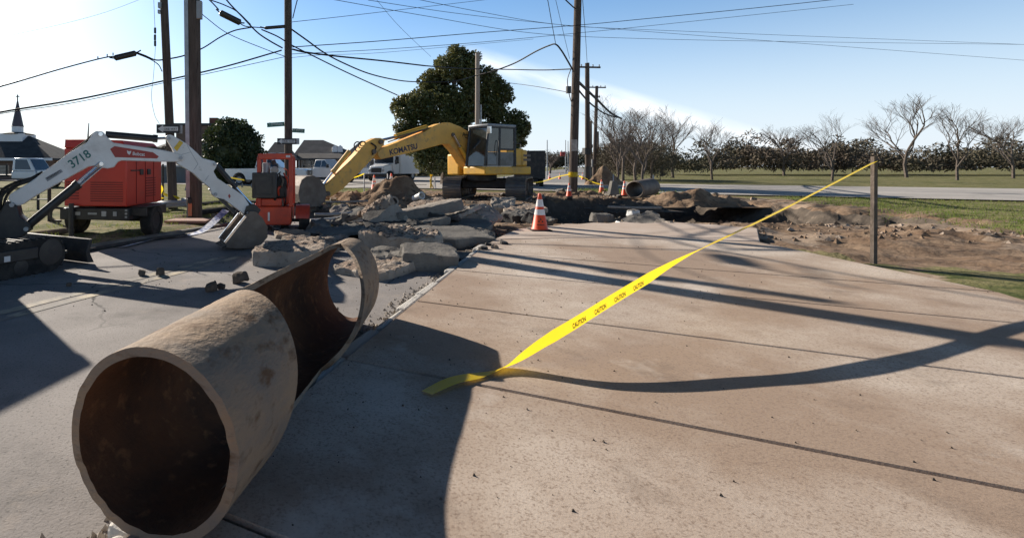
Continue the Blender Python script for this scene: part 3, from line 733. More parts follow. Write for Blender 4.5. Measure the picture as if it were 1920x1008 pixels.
# paint mark hugging the guard
vs, fs = [], []
for i in range(5):
    a = math.radians(-118 + i * 17)
    for z in (.12, .40): vs.append(P(357, 411, Yb - .09).xy.to_3d() + Vector((math.cos(a) * .0875, math.sin(a) * .0875, z + (.04 * (i % 2) if z > .2 else 0))))
    if i: fs.append((2 * i - 2, 2 * i, 2 * i + 1, 2 * i - 1))
mb.add(vs, fs); mb.build('paint_mark', M['spray'], pB)
Yp = 16.5
pC = pole('utility_pole', P(541, 387, Yp), P(540, -30, Yp), .135, .125, 'slim brown pole carrying green street name blades above the red pump')
Yd = 25.0
pD = pole('utility_pole', P(1074, 361, Yd), P(1084.5, -40, Yd), .205, .165, 'stout brown pole wrapped in yellow tape on the torn ground')
mb = MB()
c0 = P(1076, 272, Yd); vs, fs = [], []
for i in range(9):
    a = math.radians(-150 + i * 14)
    for z in (-.28, .28): vs.append(Vector((c0.x - .01 + math.cos(a) * .203, Yd + math.sin(a) * .203, c0.z + z)))
    if i: fs.append((2 * i - 2, 2 * i, 2 * i + 1, 2 * i - 1))
mb.add(vs, fs); mb.build('notice', mat('paper_notice', (.45, .40, .36), .8, col2=(.28, .24, .21), scale=7), pD)
mb = MB(); mb.lathe([(.213, py2z(331, Yd)), (.213, py2z(322, Yd))], Matrix.Translation((P(1074.6, 326, Yd).x, Yd, 0)), 16); mb.build('tape_wrap', M['tape'], pD)
mb = MB(); mb.box(P(1066, 168, Yd - .05), (.2, .14, .35)); mb.tube(catmull([P(1070, 130, Yd), P(1064, 150, Yd), P(1067, 175, Yd), P(1071, 190, Yd)]), .02, 6); mb.build('cable_box', M['black'], pD)
pE = pole('utility_pole', P(895, 350, 31), P(895.5, 99, 31), .15, .13, 'pale weathered pole rising behind the excavator cab', m='pale_pole')
mb = MB(); mb.tube([P(902.5, 345, 31), P(901.5, 196, 31)], .055, 8); mb.build('conduit', M['galv'], pE)
for px0, py0, px1, py1, Y, r, lab, arms in (
        (1102, 337, 1101, 118, 38, .19, 'far pole with a transformer box and a single crossarm', [(.965, 1, .1, 2.1)]),
        (1114, 330, 1119, 161, 52, .18, 'slightly leaning far pole with a crossarm and a lower stub arm', [(.985, 1, .1, 2.0), (.88, 1, .3, .9)]),
        (1108, 326, 1108, 226, 70, .17, 'short bare far pole without a crossarm between two taller poles', []),
        (1116.5, 324, 1117, 234, 82, .2, 'second bare far pole, just right of the leaning one', []),
        (1121, 322, 1121, 246, 95, .22, 'palest and farthest pole of the row', [])):
    tt = pole('utility_pole', P(px0, py0, Y), P(px1, py1, Y), r, r * .8, lab, arms=arms)
    if Y == 38:
        mb = MB(); mb.box(P(1099.5, 283, Y - .3), (.42, .4, .5)); mb.build('transformer', M['dusty_black'], tt)
        mb = MB(); mb.lathe([(.24, py2z(337, Y)), (.24, py2z(312, Y))], Matrix.Translation((P(1102, 300, Y).x, Y, 0)), 14); mb.build('guard', M['black'], tt)
for px, Y, top in ((1026, 75, 262), (1060.5, 90, 262), (1065, 92, 264)):
    pole('lamp_post', P(px, HY + H * F / Y, Y), P(px, top, Y), .09, .06, {1026: 'thin grey post in front of the small lone tree', 1060.5: 'thin grey signal post holding the red traffic light', 1065: 'thin grey post right of the signal post'}[px], m='galv', cat='post')
t = thing('traffic_light', P(1056, 288, 89.5), 'small red-housed traffic light beside a thin grey post far down the street', 'traffic light')
for dx in (-3.2, 1.4):
    mb = MB(); mb.box(P(1056 + dx, 288, 89.5), (.36, .3, .75)); mb.build('housing', mat('signal_red', (.34, .035, .03), .5), t, bevel=.03)
mb = MB(); mb.beam(P(1052, 284, 89.6), P(1061, 284, 89.6), .05, .05); mb.build('arm', M['galv'], t)

# signs
def oneway(c, w, h, label, name='one_way_sign'):
    t = thing(name, c, label, 'sign')
    c = Vector(c)
    mb = MB(); mb.box(c, (w, .012, h)); mb.build('plate', M['sign_black'], t)
    y = c.y - .0085
    ah, aw = h * .42, h * .62
    x0 = c.x - w / 2 + h * .14
    mb = MB()
    mb.add([(x0, y, c.z), (x0 + aw, y, c.z - ah), (x0 + aw, y, c.z - ah * .55), (c.x + w / 2 - h * .15, y, c.z - ah * .55),
            (c.x + w / 2 - h * .15, y, c.z + ah * .55), (x0 + aw, y, c.z + ah * .55), (x0 + aw, y, c.z + ah)], [(0, 1, 2, 3, 4, 5, 6)])
    mb.build('arrow', M['sign_white'], t)
    text_on('ONE WAY', (x0 + aw * 1.15, y, c.z - ah * .36), (c.x + w / 2 - h * .25, y, c.z - ah * .36), (0, -1, 0), M['letter'], 'lettering', t, off=.003, hscale=1.1, bold=.012)
    mb = MB(); mb.beam(c + Vector((w * .3, .03, -h * .4)), c + Vector((w * .3, .03, h * .4)), .04, .04); mb.build('bracket', M['galv'], t)
    return t
s_ = Ya - .18
oneway(P(315, 241, s_), 43 / F * s_, 16.5 / F * s_, 'black and white one way sign on the leaning pole behind the generator')
mb = MB(); c = P(337.5, 242, s_ + .06); mb.box(c, (.14, .01, .25)); tag(mb.build('sign_plate', M['galv'], origin=c), 'blank grey back of a sign fixed beside the one way sign on the leaning pole', 'sign')
s_ = Yp - .17
oneway(P(537.5, 264.5, s_), 35.5 / F * s_, 11.5 / F * s_, 'black and white one way sign under the green blades, above the pump')
mb = MB(); c = P(558.2, 264.5, s_ + .05); mb.box(c, (.11, .01, .2)); tag(mb.build('sign_plate', M['galv'], origin=c), 'blank grey sign edge right of the one way sign above the pump', 'sign')
def blade(a, b, hpx, words, label):
    a, b = Vector(a), Vector(b); d = (b - a).normalized(); nn = Vector((d.y, -d.x, 0)).normalized()
    hh = hpx / F * Yp
    t = thing('street_name_sign', (a + b) / 2, label, 'street sign')
    mb = MB(); mb.beam(a, b, .012, hh); mb.build('blade', M['sign_green'], t)
    text_on(words, a.lerp(b, .1) - Vector((0, 0, hh * .2)), a.lerp(b, .9) - Vector((0, 0, hh * .2)), nn, M['sign_white'], 'lettering', t, off=.009, hscale=1.25)
blade(P(501, 234.2, Yp - .5), P(533, 232, Yp - .1), 8, 'Tennessee', 'longer green street name blade pointing left on the slim pole')
blade(P(548.5, 244, Yp - .12), P(571, 245.2, Yp - .5), 7.5, 'N Barton', 'shorter green street name blade pointing right on the slim pole')

# ------------------------------------------------------------------ cables
def cable(pts, r, label, m='wire', n=10, name='cable', group=None):
    q = catmull([P(*p) for p in pts], n)
    mb = MB(); mb.tube(q, r, 6)
    c = Vector(q[0]); o = mb.build(name, M[m], origin=c)
    return tag(o, label, 'cable', group)
T, t_, f_ = .027, .012, .008
cable([(-160, 202, 10), (0, 162, 11.5), (110, 130, 13), (190, 109, 14), (218, 105, 14.4)], .02, 'thick black cable sloping in from the left to the hanging splice case')
cable([(253, 97, 14.7), (272, 104, 14.8), (291, 112, 14.9), (310, 111, 15), (345, 104, 15.2), (380, 90, 15.6), (412, 70, 16), (440, 57, 16.2), (472, 51, 16.3)], .022, 'black cable climbing from the leaning pole to the knot of cables')
cable([(253, 99, 14.7), (280, 110, 14.8), (297, 121, 14.9), (304, 134, 14.95)], .016, 'short black loop dropping onto the leaning pole')
cable([(-160, 243, 11), (0, 210, 12.5), (150, 185, 13.6), (303, 152, 15), (420, 125, 15.8), (528, 94, 16.4)], .026, 'heavy black cable rising from the left edge to the slim pole')
cable([(-160, 244, 11), (0, 213, 12.5), (150, 190, 13.6), (305, 155.5, 15), (420, 131, 15.8), (535, 106, 16.4)], .011, 'thin wire running just under the heavy cable on the left')
cable([(392, -48, 15), (425, 0, 15.6), (455, 32, 16), (482, 60, 16.2), (505, 76, 16.3), (530, 90, 16.4)], .024, 'black cable dropping steeply from the top edge to the slim pole')
cable([(548, 92, 16.5), (575, 98, 16.7), (640, 106, 18), (720, 114, 20), (797, 123, 22)], .03, 'heavy black cable from the slim pole towards the magnolia top')
cable([(380, -12, 15), (397, 4, 15.3), (410, 18, 15.6)], .02, 'short black cable above the upper splice case')
cable([(395, 0, 15.3), (420, 9, 15.6), (445, 22, 15.9), (470, 46, 16.2)], .018, 'black cable looping over the upper splice case')
cable([(449, 43, 16), (460, 49, 16.1), (480, 51, 16.3), (498, 52, 16.4)], .016, 'short black cable between the two splice cases on the slim pole')
cable([(375, 22, 13), (388, 34, 13.5), (430, 64, 14.8), (500, 93, 16), (533, 105, 16.4)], .011, 'thin wire from the thick pole down to the slim pole')
cable([(490, 55, 16.3), (520, 68, 16.4), (548, 85, 16.5), (590, 106, 17.2), (660, 140, 18.6), (745, 178, 20.5)], .022, 'black cable sloping right and down behind the excavator boom')
cable([(547, 55, 16.5), (575, 75, 17), (607, 98, 18), (640, 116, 19), (690, 137, 20.5), (740, 149, 22), (782, 153, 23.5), (850, 152, 26), (893, 141, 30)], .026, 'black cable sagging across to the pale pole')
cable([(548, 88, 16.5), (720, 76, 19), (900, 61, 22), (1083, 47, 24.7), (1200, 36, 25), (1500, 6, 25), (2000, -50, 25)], .016, 'long straight wire crossing the sky to the right')
cable([(548, 101, 16.5), (720, 92, 18), (900, 79, 20), (1080, 62, 22), (1200, 50, 24), (1600, 8, 26)], .010, 'fine wire crossing just below the long straight wire')
cable([(548, 41, 16.5), (640, 31, 19), (760, 17, 22), (905, 0, 26), (1000, -12, 28)], .011, 'fine wire rising right to the top edge')
cable([(625, -1, 22), (800, 30, 26), (1000, 62, 30), (1200, 72, 34), (1500, 78, 38), (1990, 84, 44)], .013, 'fine wire sagging across the upper right sky')
cable([(690, 0, 22), (850, 24, 26), (1000, 41, 30), (1200, 58, 34), (1990, 118, 44)], .012, 'fine wire just above the sagging one on the right')
cable([(750, -8, 22), (900, 22, 26), (1040, 45, 30), (1200, 55, 34), (1990, 86, 44)], .012, 'fine wire crossing the stout pole near its top')
cable([(893, 141, 30), (925, 133, 29), (965, 118, 28), (1005, 96, 26.5), (1030, 85, 25.6), (1042, 83, 25.2), (1053, 95, 25), (1065, 115, 24.9), (1074, 131, 24.8)], .038, 'thick black cable arching over to the stout pole')
cable([(895, 129, 30.5), (960, 130, 29), (1020, 131, 27), (1072, 129, 24.8)], .03, 'level black cable joining the pale pole and the stout pole')
cable([(797, 123, 22), (850, 127, 26), (895, 129, 30)], .028, 'black cable passing in front of the magnolia to the pale pole')
cable([(945, 154, 34), (1000, 161, 30), (1068, 173, 25)], .018, 'thin wire from the magnolia to the stout pole')
cable([(1078, 147, 25), (1097, 165, 28), (1119, 186, 33), (1145, 211, 40), (1165, 222, 46)], .075, 'thick cable running down right from the stout pole', n=8)
cable([(1078, 157, 25), (1090, 175, 27), (1110, 196, 32), (1135, 213, 38), (1158, 220, 43)], .05, 'cable running down right beneath the thick one')
cable([(1020, -30, 20), (1027, 0, 21), (1035, 45, 23), (1042, 83, 25)], .014, 'thin wire dropping from the top edge onto the arching cable')
cable([(1036, -30, 20), (1042, 0, 21), (1055, 55, 23), (1068, 110, 25)], .009, 'fine wire dropping from the top edge beside the stout pole')
cable([(1091, -20, 22), (1094, 20, 25), (1098, 70, 31), (1101, 120, 38)], .014, 'thin wire joining the stout pole and the far pole with the transformer box')
cable([(1058, -3, 25), (1066, 5, 25), (1076, 14, 24.8), (1080, 16, 24.8)], .03, 'short black stay near the top of the stout pole')
cable([(549, 34, 16.4), (553, 17, 16.5), (560, -10, 16.6)], .018, 'short black wire rising right from the slim pole')
cable([(700, -8, 26), (740, 40, 29), (775, 75, 32), (808, 106, 36)], .010, 'fine slanting wire ending at the magnolia top')
cable([(20, 66, 26), (120, 44, 26), (200, 22, 26), (275, -6, 26)], .007, 'faint wire high in the upper left sky')
cable([(545, 108, 16.5), (600, 103, 18), (690, 100, 20), (780, 93, 22), (1000, 73, 26)], .008, 'faintest wire leaving the slim pole to the right')
cable([(288, -8, 14.5), (290, 40, 14.5), (291.5, 80, 14.5), (288, 140, 14.5), (284, 180, 14.5), (290, 215, 14.6), (299, 232, 14.7)], .006, 'fine guy wire with insulators left of the leaning pole')
for (px, py, dx) in ((290.8, 57, 0), (290.6, 70, 1), (290.8, 81, 2)):
    mb = MB(); c = P(px, py, 14.48); mb.lathe([(.01, -.09), (.035, -.07), (.035, .07), (.01, .09)], Matrix.Translation(c), 10)
    tag(mb.build('insulator', M['black'], origin=c), ['topmost', 'middle', 'lowest'][dx] + ' small black insulator on the guy wire left of the leaning pole', 'insulator')
def splice(a, b, r, label):
    a, b = Vector(a), Vector(b); d = (b - a).normalized()
    t = thing('splice_case', (a + b) / 2, label, 'cable splice')
    mb = MB(); mb.tube([a - d * .03, a, a + d * .01, b - d * .01, b, b + d * .03], [r * .4, r * .8, r, r, r * .8, r * .4], 12); mb.build('case', M['black'], t)
    for e, s in ((a, -1), (b, 1)):
        k = MB(); k.tube([e + d * s * .02, e + d * s * .16 + Vector((0, 0, .05))], .022, 6); k.build('clamp', M['wire'], t)
splice(P(215.5, 108.5, 14.4), P(254, 99.5, 14.7), .085, 'hanging black splice case on the left cable by the leaning pole')
splice(P(413.5, 24, 15.6), P(450, 42, 16), .10, 'black splice case sloping down right at the top of the photo')
splice(P(497, 52.3, 16.4), P(534, 49.3, 16.45), .055, 'slim black splice case fixed to the left of the slim pole')
for i, (px, py) in enumerate(((183.5, 110.5), (201, 106), (212, 103.5))):
    mb = MB(); c = P(px, py, 14.3); mb.tube([c, c + Vector((0, 0, .075))], .016, 6); tag(mb.build('cable_clamp', M['wire'], origin=c), ['leftmost', 'middle', 'rightmost'][i] + ' of three small clamps left of the hanging splice case', 'clamp')

# ------------------------------------------------------------------ white compact excavator
bd = nrm((.93, .36, 0)); bn = Vector((bd.y, -bd.x, 0))       # boom plane and its near-side normal
BF = PLN((-4.28, 7.0), bd)
def poly(pts, f): return [f(*p) for p in pts]
t = thing('compact_excavator', (-4.2, 5.9, 0), 'white compact excavator with red panel on its boom and its bucket on the asphalt', 'excavator')
cex = t
bpts = [(18, 371), (21, 363), (60, 339.5), (136, 283), (164, 267), (176, 248.5), (180, 246.5), (192, 246.5), (196, 250), (203, 259), (213, 267.5), (274, 276.5), (295, 279.5), (325, 285.5), (342, 292),
        (341, 301), (330, 303), (298, 302.8), (228, 300.5), (221, 303), (214, 313), (202, 315.5), (189, 313.8), (178.5, 310), (166, 312), (118, 338.5), (71, 364.6), (45, 382), (34, 385), (24, 381)]
mb = MB(); mb.prism(poly(bpts, BF), bn * .20); boom = mb.build('boom', M['white'], t, bevel=.012)
fo = .104
def decal(pts, m, name, parent, f, nv, off):
    mb = MB(); q = [p + nv * off for p in poly(pts, f)]; mb.add(q, [tuple(range(len(q)))]); return mb.build(name, m, parent, angle=0, recalc=False)
decal([(206.7, 279.5), (215, 274), (286, 285.3), (297, 293), (294, 296.8), (216, 294.4)], M['decal_red'], 'red_panel', boom, BF, bn, fo)
text_on('Bobcat', BF(248.5, 290.6) + bn * .105, BF(271, 292.2) + bn * .105, bn, M['decal_white'], 'lettering', boom, off=.003, bold=.02, hscale=1.15)
decal([(238, 281.5), (240.5, 283.2), (243.5, 283.5), (246, 282.5), (245, 287), (242.3, 290.3), (238.8, 287)], M['decal_white'], 'emblem', boom, BF, bn, fo + .003)
text_on('3718', BF(137, 315) + bn * .102, BF(173, 292) + bn * .102, bn, M['teal'], 'number', boom, off=.003, bold=.015, hscale=1.05)
decal([(86.5, 333), (116, 316.6), (119.5, 321.5), (91, 339.5)], M['grey_plastic'], 'plate', boom, BF, bn, fo)
text_on('WARRANTY', BF(91, 336.3) + bn * .105, BF(117, 321.2) + bn * .105, bn, M['letter'], 'lettering', boom, off=.003, bold=.02, hscale=1.3)
for px, py in ((189.5, 252), (191, 307)):
    c = BF(px, py); mb = MB(); mb.tube([c - bn * .14, c + bn * .14], .03, 12); mb.build('pin', M['chrome'], boom)
# weld seams on the arm are thin raised beads
apts = [(309, 257), (313, 253), (319, 252), (327, 256), (349, 269), (366, 284), (378, 296), (401, 302), (405, 306), (404.6, 312), (399, 321), (406, 333), (455, 366), (470, 390), (470, 399), (466, 405), (460, 406),
        (455, 399), (419, 373), (403, 369), (396, 363.5), (392, 351), (378, 340), (360, 323), (330, 306), (327, 291), (322, 278)]
mb = MB(); mb.prism(poly(apts, BF), bn * .15); arm = mb.build('arm', M['white'], t, bevel=.01)
decal([(325, 277), (336, 263), (342.5, 267.5), (331, 283.5)], M['decal_yellow'], 'warning_sticker', arm, BF, bn, .079)
decal([(426, 366), (428, 362), (431, 367), (428, 371)], M['decal_red'], 'sticker', arm, BF, bn, .079)
for px, py in ((315.5, 259.5), (337.5, 296), (401, 307), (402, 363), (462, 398)):
    c = BF(px, py); mb = MB(); mb.tube([c - bn * .125, c + bn * .125], .027, 12); mb.build('pin', M['galv'], arm)
mb = MB()
for a, b in (((338, 290), (356, 285)), ((357, 285), (370, 307)), ((370, 307), (362, 318)), ((390, 328), (383, 338)), ((349, 270), (357, 285))):
    mb.tube([BF(*a) + bn * .076, BF(*b) + bn * .076], .0035, 5)
mb.build('weld_bead', M['galv'], arm)
def ram(a, b, c, r0, r1, parent, f, nv, off=0.0, name='cylinder', m='black'):
    a, b, c = (f(*p) + nv * off for p in (a, b, c))
    mb = MB(); mb.tube([a, b], r0, 12); mb.tube([b - (b - a).normalized() * .05, b + (b - a).normalized() * .02], r0 * 1.15, 12); o = mb.build(name, M[m], parent)
    mb = MB(); mb.tube([b, c], r1, 10); mb.build('rod', M['chrome'], o)
    return o
ram((198, 251.5), (293, 259.5), (315, 258.5), .052, .022, t, BF, bn, 0.0)
ram((50, 424), (146, 345), (190, 307), .062, .028, t, BF, bn, 0.02)
mb = MB(); mb.tube([BF(146, 340) + bn * .08, BF(188, 304) + bn * .12], .012, 6); mb.tube([BF(148, 350) + bn * .06, BF(193, 312) + bn * .12], .012, 6); mb.build('hydraulic_line', M['chrome'], t)
ram((405, 308), (441, 349), (472, 383), .042, .02, t, BF, bn, 0.0)
mb = MB(); mb.beam(BF(393, 352), BF(440, 398), .05, .09, bn); mb.beam(BF(436, 349), BF(474, 388), .04, .05, bn); mb.build('link', M['black'], t)
# hoses over the boom
for k, (pts, r) in enumerate((([(14, 425), (3, 392), (6, 365), (30, 348), (60, 337), (72, 330)], .024), ([(20, 430), (8, 398), (12, 368), (34, 346), (58, 334), (80, 322)], .02), ([(4, 440), (-6, 395), (0, 360), (26, 343), (64, 332)], .022),
                              ([(150, 275), (158, 268), (166, 258), (176, 249), (183, 246)], .018), ([(120, 292), (140, 277), (160, 262), (172, 252)], .014),
                              ([(272, 276), (288, 274), (300, 279), (310, 273), (322, 281)], .012), ([(270, 278), (292, 277), (312, 283), (326, 283)], .011), ([(278, 274), (300, 276), (318, 276)], .012))):
    mb = MB(); mb.tube(catmull([BF(*p) + bn * (.05 - .05 * k) for p in pts], 6), r, 8); mb.build('hose', M['rubber'], t)
# bucket: two cheek plates and a curved back
KP = [(416, 450), (454, 402), (463, 393), (473, 394), (485, 405), (494, 422), (494, 440), (482, 454), (462, 460), (440, 461), (421, 459)]
kf = poly(KP, BF); KW = bn * .50
ctr = BF(452, 432)
bk = MB()
far_, near_ = [p - KW * .5 for p in kf], [p + KW * .5 for p in kf]
mb = MB()
for s in (-.5, .5): mb.prism([p + KW * s for p in kf], bn * .02)
bk = mb.build('bucket', M['bucket_steel'], t)
mb = MB(); n = len(kf)
shell = list(range(2, n)) + [0]
inn = [p + (ctr - p).normalized() * .03 for p in kf]
for i, j in zip(shell[:-1], shell[1:]):
    o_ = [kf[i] - KW * .5, kf[j] - KW * .5, kf[j] + KW * .5, kf[i] + KW * .5]; q_ = [inn[i] - KW * .5, inn[j] - KW * .5, inn[j] + KW * .5, inn[i] + KW * .5]
    mb.hexa(o_, q_)
mb.build('bucket_shell', M['bucket_steel'], bk, angle=50)
mb = MB()
for s in (-.5, .5): mb = MB(); mb.beam(kf[0] + KW * s, kf[1] + KW * s, .035, .03, bn); mb.build('side_cutter', M['chrome'], bk)
mb = MB()
for i in range(5):
    c = kf[0].lerp(kf[-1], .6) + KW * (-.44 + .22 * i); mb.prism([c + Vector((0, 0, .02)), c - bd * .10 + Vector((0, 0, -.03)), c + Vector((0, 0, -.035))], bn * .05)
mb.build('tooth', M['dusty_black'], bk)
mb = MB(); mb.prism(poly([(454, 402), (460, 385), (474, 380), (486, 392), (480, 402), (466, 398)], BF), bn * .22); mb.build('quick_coupler', M['black'], bk)
# undercarriage: kingpost, tracks, blade, body
mb = MB(); mb.prism(poly([(16, 374), (36, 384), (40, 402), (60, 419), (59, 431), (40, 444), (-40, 450), (-50, 398), (6, 394)], BF), bn * .32); mb.build('swing_bracket', M['black'], t, bevel=.015)
for px, py in ((27, 382), (53, 426)):
    c = BF(px, py); mb = MB(); mb.tube([c - bn * .19, c + bn * .19], .03, 12); mb.build('pin', M['galv'], t)
CXc = Vector((-4.85, 5.55, 0))
u3, n3 = Vector((U2.x, U2.y, 0)), Vector((N2.x, N2.y, 0))
for s in (-1, 1):
    cc = CXc + n3 * .78 * s + u3 * .38
    prof = []
    L_, r_ = .98, .205
    for k in range(9): a = -math.pi / 2 + math.pi * k / 8; prof.append((L_ + math.cos(a) * r_, r_ + .01 + math.sin(a) * r_))
    for k in range(9): a = math.pi / 2 + math.pi * k / 8; prof.append((-L_ + math.cos(a) * r_, r_ + .01 + math.sin(a) * r_))
    mb = MB(); mb.prism([cc + u3 * x + Vector((0, 0, z)) for x, z in prof], n3 * .30); tr = mb.build('track', M['rubber'], t)
    mb = MB()
    nn_ = 44
    per = [cc + u3 * x + Vector((0, 0, z)) for x, z in prof]
    dense = []
    for a, b in zip(per, per[1:] + per[:1]):
        m_ = max(1, int((b - a).length / .045)); dense += [a.lerp(b, i / m_) for i in range(m_)]
    acc = 0
    for i in range(0, len(dense) - 1, 2):
        d = dense[i + 1] - dense[i]
        if d.length < 1e-4: continue
        d.normalize(); nr = n3.cross(d)
        if nr.dot(dense[i] - (cc + Vector((0, 0, .245)))) < 0: nr = -nr
        mb.beam(dense[i] + nr * .008 - d * .015, dense[i] + nr * .008 + d * .015, .31, .022, nr)
    mb.build('track_lug', M['dusty_black'], tr)
    mb = MB()
    for x in (-.98, -.45, -.1, .25, .6, .98):
        mb.lathe([(.03, -.16), (.16 if abs(x) > .9 else .09, -.155), (.16 if abs(x) > .9 else .09, .155), (.03, .16)], frame(u3, Vector((0, 0, 1)), n3 * 1.0, cc + u3 * x + Vector((0, 0, .245 if abs(x) > .9 else .12))), 14)
    mb.build('roller', M['black'], tr)
    if s > 0:
        mb = MB(); mb.box(cc + n3 * .165 + u3 * .05 + Vector((0, 0, .27)), (1.5, .03, .14), rotz(math.atan2(u3.y, u3.x))); fr = mb.build('track_frame', M['black'], t, bevel=.01)
        mb = MB(); mb.box(cc + n3 * .183 + u3 * .42 + Vector((0, 0, .25)), (.07, .004, .065), rotz(math.atan2(u3.y, u3.x))); mb.build('sticker', M['decal_white'], fr)
        mb = MB(); mb.box(cc + n3 * .183 + u3 * .02 + Vector((0, 0, .24)), (.10, .004, .06), rotz(math.atan2(u3.y, u3.x))); mb.build('sticker', M['decal_yellow'], fr)
bl0 = CXc + u3 * 1.86
mb = MB(); mb.prism([bl0 + Vector((0, 0, .03)), bl0 + u3 * .10 + Vector((0, 0, .02)), bl0 + u3 * .03 + Vector((0, 0, .17)), bl0 + u3 * .08 + Vector((0, 0, .34)), bl0 + u3 * .03 + Vector((0, 0, .34)), bl0 - u3 * .03 + Vector((0, 0, .17))], n3 * 1.95)
mb.build('dozer_blade', M['dusty_black'], t, bevel=.006)
mb = MB()
for s in (-.45, .45): mb.beam(CXc + n3 * s + u3 * .5 + Vector((0, 0, .22)), bl0 + n3 * s + Vector((0, 0, .2)), .09, .12)
mb.build('blade_arm', M['dusty_black'], t)
hd = nrm((.30, .954, 0)); hl = Vector((-hd.y, hd.x, 0))
hc = Vector((-5.2, 6.55, 0))
HM = lambda x, y, z: hc + hd * x + hl * y + Vector((0, 0, z))
def hbox(mb, x0, x1, y0, y1, z0, z1, fn): 
    return mb.hexa([fn(x0, y0, z0), fn(x1, y0, z0), fn(x1, y1, z0), fn(x0, y1, z0)], [fn(x0, y0, z1), fn(x1, y0, z1), fn(x1, y1, z1), fn(x0, y1, z1)])
mb = MB(); mb.prism([HM(.8 * math.cos(a) * (1.0 if math.cos(a) < 0 else .9), .8 * math.sin(a), .78) for a in np.linspace(0, 2 * math.pi, 20, endpoint=False)], (0, 0, .5)); mb.build('house', M['white'], t, bevel=.03)
mb = MB(); mb.lathe([(.35, .4), (.35, .55)], Matrix.Translation(hc), 16); mb.build('turntable', M['black'], t)
mb = MB(); hbox(mb, -.75, -.05, -.75, .75, 1.03, 1.5, HM); mb.build('engine_cover', M['white'], t, bevel=.06)
mb = MB(); hbox(mb, -.55, .65, -.15, .72, 2.28, 2.42, HM)
for x, y in ((-.5, -.1), (.6, -.1), (.6, .67), (-.5, .67)): mb.beam(HM(x, y, 1.0), HM(x, y, 2.3), .07, .07)
mb.build('cab_frame', M['black'], t, bevel=.02)
for q4 in (((.6, -.08), (.6, .65)), ((-.5, .65), (-.5, -.08)), ((-.48, -.1), (.58, -.1)), ((.58, .67), (-.48, .67))):
    mb = MB(); (xa_, ya_), (xb_, yb_) = q4; mb.add([HM(xa_, ya_, 1.05), HM(xb_, yb_, 1.05), HM(xb_, yb_, 2.27), HM(xa_, ya_, 2.27)], [(0, 1, 2, 3)]); mb.build('cab_window', M['cab_glass'], t)
mb = MB(); hbox(mb, -.1, .3, .05, .5, 1.0, 1.25, HM); hbox(mb, -.15, -.02, .05, .5, 1.2, 1.8, HM); mb.build('seat', M['rubber'], t, bevel=.03)

# ------------------------------------------------------------------ yellow excavator
ED = nrm((-.88, -.47, 0)); EL = Vector((-ED.y, ED.x, 0)); dr = -ED; en = Vector((dr.y, -dr.x, 0))
C0 = Vector((6.72, 20.9, 0.05))
EM = lambda x, y, z: C0 + ED * x + EL * y + Vector((0, 0, z))
t = thing('excavator', C0, 'yellow tracked excavator with its boom reaching left over the rubble', 'excavator')
EF = PLN(EM(.6, -.12, 0).xy, dr)
bp = [(702, 290), (703, 283), (712, 277), (745, 264.5), (790, 247), (806, 237), (818, 232), (836, 229.5), (856, 237), (880, 252), (894, 266), (896, 305), (882, 324), (868, 313), (846, 281), (836, 270.5), (822, 270.5), (770, 284.5), (708, 298.5)]
mb = MB(); mb.prism(poly(bp, EF), en * .42); eb = mb.build('boom', M['yellow_faded'], t, bevel=.025)
text_on('KOMATSU', EF(725, 290.5) + en * .212, EF(776.5, 278) + en * .212, en, M['navy'], 'lettering', eb, off=.004, bold=.03, hscale=1.0)
text_on('PC228', EF(859.5, 255.5) + en * .212, EF(880, 265.5) + en * .212, en, M['letter'], 'lettering', eb, off=.004, bold=.03, hscale=1.0)
ap = [(692, 262), (700, 258.5), (709, 258.5), (717, 262), (715, 271), (704, 285), (694, 297), (672, 320), (640, 352), (620, 366), (606, 368.5), (597, 362), (600, 353), (617, 337), (640, 313), (663, 289), (682, 267)]
mb = MB(); mb.prism(poly(ap, EF), en * .34); ea = mb.build('arm', M['yellow_faded'], t, bevel=.02)
for px, py in ((708, 266), (695, 284), (609, 362), (842, 253), (886, 303)):
    c = EF(px, py); mb = MB(); mb.tube([c - en * .26, c + en * .26], .085, 14); mb.build('pin', M['bucket_steel'], t)
ram((800, 238), (742, 256), (716, 262), .10, .05, t, EF, en, 0.0, m='yellow')
ram((655, 283), (624, 322), (601, 352), .085, .042, t, EF, en, 0.0, m='yellow_faded')
for s in (-.3, .3): ram((873, 312), (853, 276), (841, 254), .085, .05, t, EF, en, s, m='yellow')
mb = MB(); mb.beam(EF(604, 352), EF(588, 342), .26, .10, en); mb.beam(EF(600, 366), EF(592, 360), .3, .12, en); mb.build('bucket_link', M['bucket_steel'], t, bevel=.01)
mb = MB()
for pts in ([(668, 283), (664, 272), (668, 266), (674, 267), (678, 276)], [(675, 280), (672, 270), (677, 265), (684, 266), (687, 272)]):
    mb.tube(catmull([EF(*p) for p in pts], 6), .022, 7)
mb.tube(catmull([EF(690, 268) + en * .2, EF(698, 276) + en * .24, EF(692, 290) + en * .2], 6), .03, 7)
mb.build('hose', M['rubber'], t)
mb = MB(); 
for (a, b) in (((720, 262), (790, 243)), ((724, 266), (806, 238)), ((820, 231), (886, 258))):
    mb.tube([EF(*a) + en * .12, EF(*b) + en * .12], .022, 6)
mb.build('hydraulic_line', M['bucket_steel'], t)
bk_ = [(548, 347), (552, 336), (561, 329.5), (573, 328), (585, 334), (594, 346), (598, 362), (594, 376), (584, 384), (560, 386), (549, 378), (546, 362)]
kf = poly(bk_, EF); mb = MB()
for s in (-.55, .55): mb.prism([p + en * s for p in kf], en * .04)
ebk = mb.build('bucket', M['bucket_steel'], t)
ctr = EF(575, 358); inn = [p + (ctr - p).normalized() * .05 for p in kf]; mb = MB()
